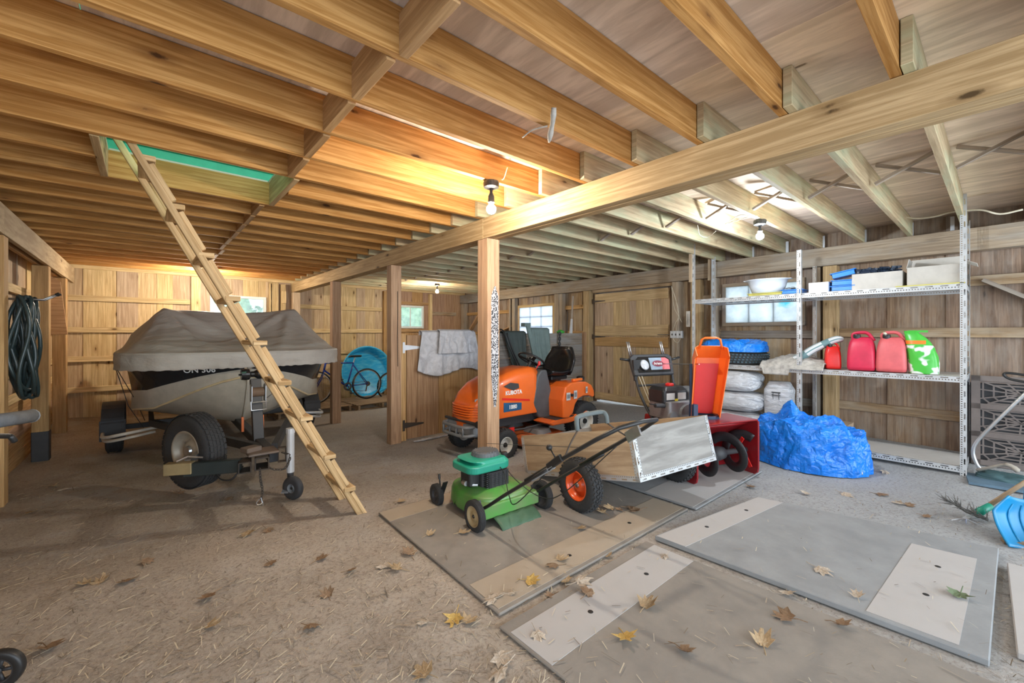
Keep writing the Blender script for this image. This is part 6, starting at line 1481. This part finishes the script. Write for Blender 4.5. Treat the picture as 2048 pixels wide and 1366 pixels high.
q = MB(); q.tube(smooth_path([E_(1955, 940, 5.5), E_(1975, 936, 5.45), E_(2005, 930, 5.42), E_(2022, 932, 5.4), E_(2038, 944, 5.4)], 5), [.017]*12+[.024]*5+[.03]*3+[.012], 8, flat=.7); q.build('wooden_foot', plain('old_paint', (.38, .34, .28), .8), e, smooth=True)
q = MB(); q.tube(smooth_path([E_(2095, 770, 5.5), E_(2050, 764, 5.5), E_(2020, 758, 5.5), E_(2008, 750, 5.5), E_(2015, 746, 5.5), E_(2050, 750, 5.5), E_(2095, 756, 5.5)], 5), .010, 8); q.build('loop_grip', M['black'], e, smooth=True)
o = cloth_lump('teal_cloth', (5.55, -.02, fz(5.5, 0)), .10, .17, .07, plain('teal', (.05, .11, .12), .6), 'dark teal cloth bundle on the floor under the web-pattern screen', 'cloth', 3, 9, .4)
q = MB(); q.box((5.45, -.06, fz(5.45, 0)+.012), (.34, .52, .022), RZ(.1)); tag(q.build('blue_board', plain('faded_blue', (.12, .20, .27), .6)), 'faded blue-grey board lying on the floor beside the shelving foot', 'board')
# blue snow shovel
e = empty('snow_shovel', (3.98, .02, fz(4, 0)), 0, 'bright blue plastic snow shovel blade with a wooden shaft at the right edge', 'snow shovel')
SB = plain('shovel_blue', (.005, .22, .46), .35, var=.05)
def S_(px, py, X): return atX(px, py, X)-Vector((3.98, .02, fz(4, 0)))
# blade corners in space: tip low left, socket top, two wings
tip0, tip1 = Vector((-.04, -.05, .015)), Vector((.20, -.46, .015)); top0, top1 = Vector((.13, .02, .27)), Vector((.36, -.38, .27))
def blade(u, v):
    a = tip0.lerp(tip1, u); b2 = top0.lerp(top1, u); p = a.lerp(b2, v); nrm = Vector((-.75, -.45, .48)).normalized()
    cu = .075*(1-(2*u-1)**2)+.05*math.sin(v*PI); k = (1-.35*max(0, v-.7)/.3)
    mid = tip0.lerp(tip1, .5).lerp(top0.lerp(top1, .5), v); p = mid+(p-mid)*k
    return p-nrm*cu+Vector((0, 0, .0))
q = MB(); q.grid(blade, 26, 16); bl_ = q.build('blade', SB, e, smooth=True, solid=.008)
q = MB()
for u in (.2, .35, .5, .65, .8): q.tube([Vector(blade(u, v/8))+Vector((-.004, -.003, .003)) for v in range(1, 8)], .006, 5)
q.build('blade_ribs', SB, e, smooth=True)
so = Vector(blade(.5, .85)); q = MB(); q.tube([so, so+Vector((.05, .0, .10)), so+Vector((.10, -.02, .18))], [.04, .032, .028], 10); q.build('socket', SB, e, smooth=True)
q = MB(8); q.tube([so+Vector((.08, -.01, .14)), so+Vector((.62, -.40, 1.05))], .016, 10); q.build('shaft', M['pallet'], e, smooth=True)
e = empty('garden_rake', (4.42, .10, fz(4.4, .1)), 0, 'spring-tine rake with a green collar lying behind the blue snow shovel', 'rake')
q = MB(); q.tube([(-.02, .0, .06), (.55, -.50, .55)], .014, 8); q.build('shaft', M['pallet'], e, smooth=True)
q = MB(); q.tube([(-.05, .02, .04), (.03, -.05, .10)], [.028, .022], 10); q.build('collar', plain('collar_green', (.01, .30, .20), .4), e, smooth=True)
q = MB()
for i in range(7): a = (i-3)*.12; q.tube([(-.05, .02, .04), (-.16-.02*abs(i-3), .12+a*.2-.02*i, .05), (-.22, .16-.035*i, .015)], .0025, 4)
q.build('wire_tines', M['steel'], e)
e = empty('wire_brush', (4.36, .16, fz(4.4, .16)), 0, 'bristly grey evergreen twig lying on the floor by the rake', 'twig')
q = MB(5); rr = random.Random(5); q.tube([(0, -.10, .02), (-.02, .0, .05), (-.06, .12, .14)], .006, 5)
for i in range(60):
    t = rr.random(); p = Vector((-.05*t, -.10+.2*t, .03+.08*t)); d = Vector((rr.uniform(-1, 1), rr.uniform(-.2, 1), rr.uniform(-.1, 1))).normalized()*rr.uniform(.04, .09); q.tube([p, p+d], [.004, .001], 4)
q.build('needles', plain('ash', (.17, .165, .155), .9), e)
e = empty('red_shovel', (3.92, -.20, fz(3.9, -.2)), 0, 'corner of a dark red shovel blade under the blue snow shovel', 'shovel')
q = MB(); q.grid(lambda u, v: (.10*u+.06*v, -.26*u+.09*v, .012+.05*v*v+.02*math.sin(u*PI)), 8, 8); q.build('blade', plain('crimson', (.35, .01, .03), .35), e, smooth=True, solid=.006); q = MB(); q.tube([(.12, -.08, .06), (.5, -.5, .5)], .014, 8); q.build('shaft', M['pallet'], e)
q = MB(); q.prism([(-.22, -.03), (.2, -.05), (.22, .02), (-.2, .03)], 0, .02); o = q.build('ash_wood_bit', M['pallet']); o.location = (4.15, -.18, fz(4.1, -.2)); o.rotation_euler = (0, 0, -1.0); tag(o, 'short flat scrap of wood on the floor under the shovel blades', 'wood scrap')
# crumpled plastic strip at the foot of the stall gate
q = MB(); q.tube(smooth_path([(2.58, 4.90, fz(2.6, 4.9)+.01), (2.8, 4.88, fz(2.8, 4.9)+.018), (3.05, 4.92, fz(3, 4.9)+.012), (3.35, 4.88, fz(3.3, 4.9)+.02), (3.5, 4.90, fz(3.5, 4.9)+.012)], 7), [.012, .02, .03, .022, .035, .028, .02, .034, .03, .022, .03, .036, .025, .02, .03, .034, .03, .022, .03, .035, .03, .024, .03, .034, .03, .02, .03, .02, .01], 7, flat=.45)
tag(q.build('plastic_strip', M['tarp_grey'], smooth=False), 'crumpled whitish plastic strip on the dirt along the foot of the stall gate', 'plastic strip')
# ------------------------------------------------------------------ fallen leaves
LM = [plain('leaf_tan', (.42, .30, .17), .8, var=.2), plain('leaf_brown', (.26, .165, .095), .8, var=.2), plain('leaf_pale', (.50, .42, .33), .8, var=.2), plain('leaf_gold', (.55, .36, .10), .8, var=.15), plain('leaf_green_', (.12, .16, .08), .8)]
def leaf_mesh(seed, curl):
    rr = random.Random(seed); n = 5; P = []
    lob = [(-2.5, .45), (-1.95, .42), (-1.35, .82), (-1.0, .52), (-.62, .92), (-.3, .60), (-.12, .85), (0, 1.0), (.12, .85), (.3, .60), (.62, .92), (1.0, .52), (1.35, .82), (1.95, .42), (2.5, .45), (3.0, .25)]
    def h(x, y): return curl*(x*x*1.1+y*y*.5)+.12*noise.noise(Vector((x*2.5, y*2.5, seed)))
    q = MB(seed); out = []
    for a, r in lob:
        r *= rr.uniform(.8, 1.1); a += rr.uniform(-.06, .06); x, y = r*math.sin(a), r*math.cos(a); out.append((x, y))
    c = (0, -.05, h(0, 0))
    q.v.append(c)
    rings = []
    for f in (.5, 1):
        rings.append(len(q.v))
        for x, y in out: q.v.append((x*f, y*f, h(x*f, y*f)))
    m_ = len(out)
    for i in range(m_):
        j = (i+1) % m_
        q.f.append((0, rings[0]+i, rings[0]+j)); q.m.append(0); q.uv.append([(0, 0)]*3)
        q.f.append((rings[0]+i, rings[1]+i, rings[1]+j, rings[0]+j)); q.m.append(0); q.uv.append([(0, 0)]*4)
    q.tube([(0, -.1, h(0, -.1)), (.03, -.6, h(0, -.6)*.6), (.08, -1.1, .02)], .025, 4)
    return q
leaf_o = []
for i in range(10):
    q = leaf_mesh(i+3, (.25, -.18, .4, .3, .55)[i % 5]); o = q.build('maple_leaf', LM[i % 4], solid=.012); leaf_o.append(o)
used = set(); placed = []
spots = [(170, 1172, 0), (252, 1166, 1), (200, 1168, 0), (498, 1068, 0), (535, 1063, 1), (290, 1125, 1), (640, 1122, 1), (795, 1140, 0), (820, 1110, 1), (770, 1135, 2), (858, 1077, 0), (925, 1074, 0), (700, 1145, 1), (655, 1195, 1), (850, 1248, 2), (910, 1240, 3), (935, 1248, 0),
 (1000, 1320, 2), (1000, 1345, 2), (850, 1352, 0), (1060, 1172, 3), (1000, 1198, 2), (985, 1210, 2), (1025, 1196, 2), (1110, 1140, 1), (1120, 1128, 0), (1103, 1195, 1), (1175, 1196, 1), (1292, 1222, 0), (1130, 1165, 0), (1160, 1172, 2), (1215, 1115, 0), (1160, 1065, 0),
 (1205, 1032, 0), (1222, 1024, 0), (1240, 1028, 1), (1262, 1022, 1), (1275, 1030, 1), (1640, 1155, 2), (1715, 1212, 2), (1525, 1298, 0), (1575, 1248, 1), (1365, 1312, 1), (1075, 1280, 2), (1250, 1285, 3), (1575, 1190, 2), (1680, 1260, 1), (1920, 1208, 4), (1800, 1010, 2), (1815, 1012, 1),
 (1610, 988, 2), (1500, 975, 1), (1760, 990, 1), (1690, 990, 2), (1850, 1035, 1), (1770, 945, 2), (420, 1195, 1), (460, 1000, 1), (60, 1028, 0), (105, 975, 0), (130, 980, 2), (360, 990, 1), (230, 905, 0), (540, 1130, 1), (420, 1255, 0), (95, 1300, 1), (620, 1255, 1), (980, 985, 1), (800, 1005, 0), (1330, 1120, 2)]
names_ = ['tan', 'brown', 'greyish', 'golden', 'dull green']
rr = random.Random(77)
def mat_top(x, y):
    if 1.24 < x < 3.0 and 1.5 < y < 2.92: return .024
    if 1.2 < x < 2.36 and -1.1 < y < 1.44: return .022
    if 2.42 < x < 3.78 and .03 < y < 1.30: return .042
    return .006
for px, py, kind in spots:
    c = [o for o in leaf_o if o.data.materials[0] is LM[kind if kind < 4 else 0]]; src = rr.choice(c); p = fl(px, py); mt_ = mat_top(p.x, p.y)
    if src.name in used: o = src.copy(); COL.objects.link(o)
    else: o = src; used.add(src.name)
    if kind == 4: o = o.copy() if o is src else o; o.data = o.data.copy(); o.data.materials[0] = LM[4]; (o.name not in COL.objects) and COL.objects.link(o)
    s = rr.uniform(.045, .075); o.location = (p.x, p.y, p.z+mt_+.006); o.rotation_euler = (rr.uniform(-.25, .25), rr.uniform(-.25, .25), rr.uniform(0, 6.28)); o.scale = (s, s, s)
    placed.append((o, kind, p))
LMK = {'the ladder foot': (1.2, 3.1), 'the trailer jack wheel': (.85, 3.75), 'the spare wheel': (.3, 4.4), 'the mower front wheels': (1.93, 2.77), 'the tan-rimmed mower wheel': (1.64, 2.23), 'the orange cart wheel': (2.35, 2.0), 'the snow blower mouth': (3.9, 1.5),
 'the blue tarp heap': (5, 1.2), 'the right shelving foot': (5.47, .2), 'the snow shovel blade': (3.9, 0), 'the corner joining three mats': (2.38, 1.45), 'the brown mat corner': (1.2, 1.47), 'the trolley wheel': (-.5, 3.2),
 'the scorched wall post': (-.9, 7.3), 'the large grey mat end': (3.0, .1), 'the front post': (2.39, 3.1), 'the middle of the nearest mat': (1.8, .5)}
for o, kind, p in placed:
    best = None
    for nm, c in LMK.items():
        dd = sorted((math.hypot(q_[2].x-c[0], q_[2].y-c[1]), i_) for i_, q_ in enumerate(placed) if q_[1] == kind)
        rk = [i_ for _, i_ in dd].index([q_[0] for q_ in placed].index(o)); k_ = (rk, math.hypot(p.x-c[0], p.y-c[1]), nm)
        if best is None or k_ < best: best = k_
    tag(o, names_[kind]+' maple leaf, '+('' if best[0] == 0 else ORD[best[0]]+' ')+'closest of its colour to '+best[2], 'leaf', 'fallen maple leaves')
for o in leaf_o:
    if o.name not in used: bpy.data.objects.remove(o)
# straw and chaff over the dirt: uncountable, one object
q = MB(9); rr = random.Random(31)
for i in range(9000):
    if i < 6500: t = rr.random()**1.6*3.6+1.2; r = rr.uniform(-1.25, 1.25)
    else: t = rr.uniform(1.2, 7); r = rr.uniform(-1.25, 1.25)
    x, y = FW[0]*t+RT[0]*r*t, FW[1]*t+RT[1]*r*t
    if not (-1.0 < x < 6.0 and -1.5 < y < 9.6): continue
    m_ = mat_top(x, y)
    if m_ > .01 and rr.random() < .8: continue
    a = rr.uniform(0, PI); L = rr.uniform(.006, .03)*(2.5 if rr.random() < .03 else 1); w = rr.uniform(.0008, .0022); z = fz(x, y)+m_+rr.uniform(.002, .007)
    dx, dy = math.cos(a)*L, math.sin(a)*L; nx, ny = -math.sin(a)*w, math.cos(a)*w; dz = rr.uniform(-.003, .004)
    q.quad([(x-dx-nx, y-dy-ny, z), (x+dx-nx, y+dy-ny, z+dz), (x+dx+nx, y+dy+ny, z+dz+.001), (x-dx+nx, y-dy+ny, z+.001)], rr.choice((0, 0, 1, 2)))
tag(q.build('straw_litter', [plain('straw', (.50, .42, .30), .9), plain('chaff', (.17, .13, .09), .9), plain('chip', (.34, .27, .19), .9)]), 'straw bits and wood chips scattered over the dirt floor', 'straw', kind='stuff')
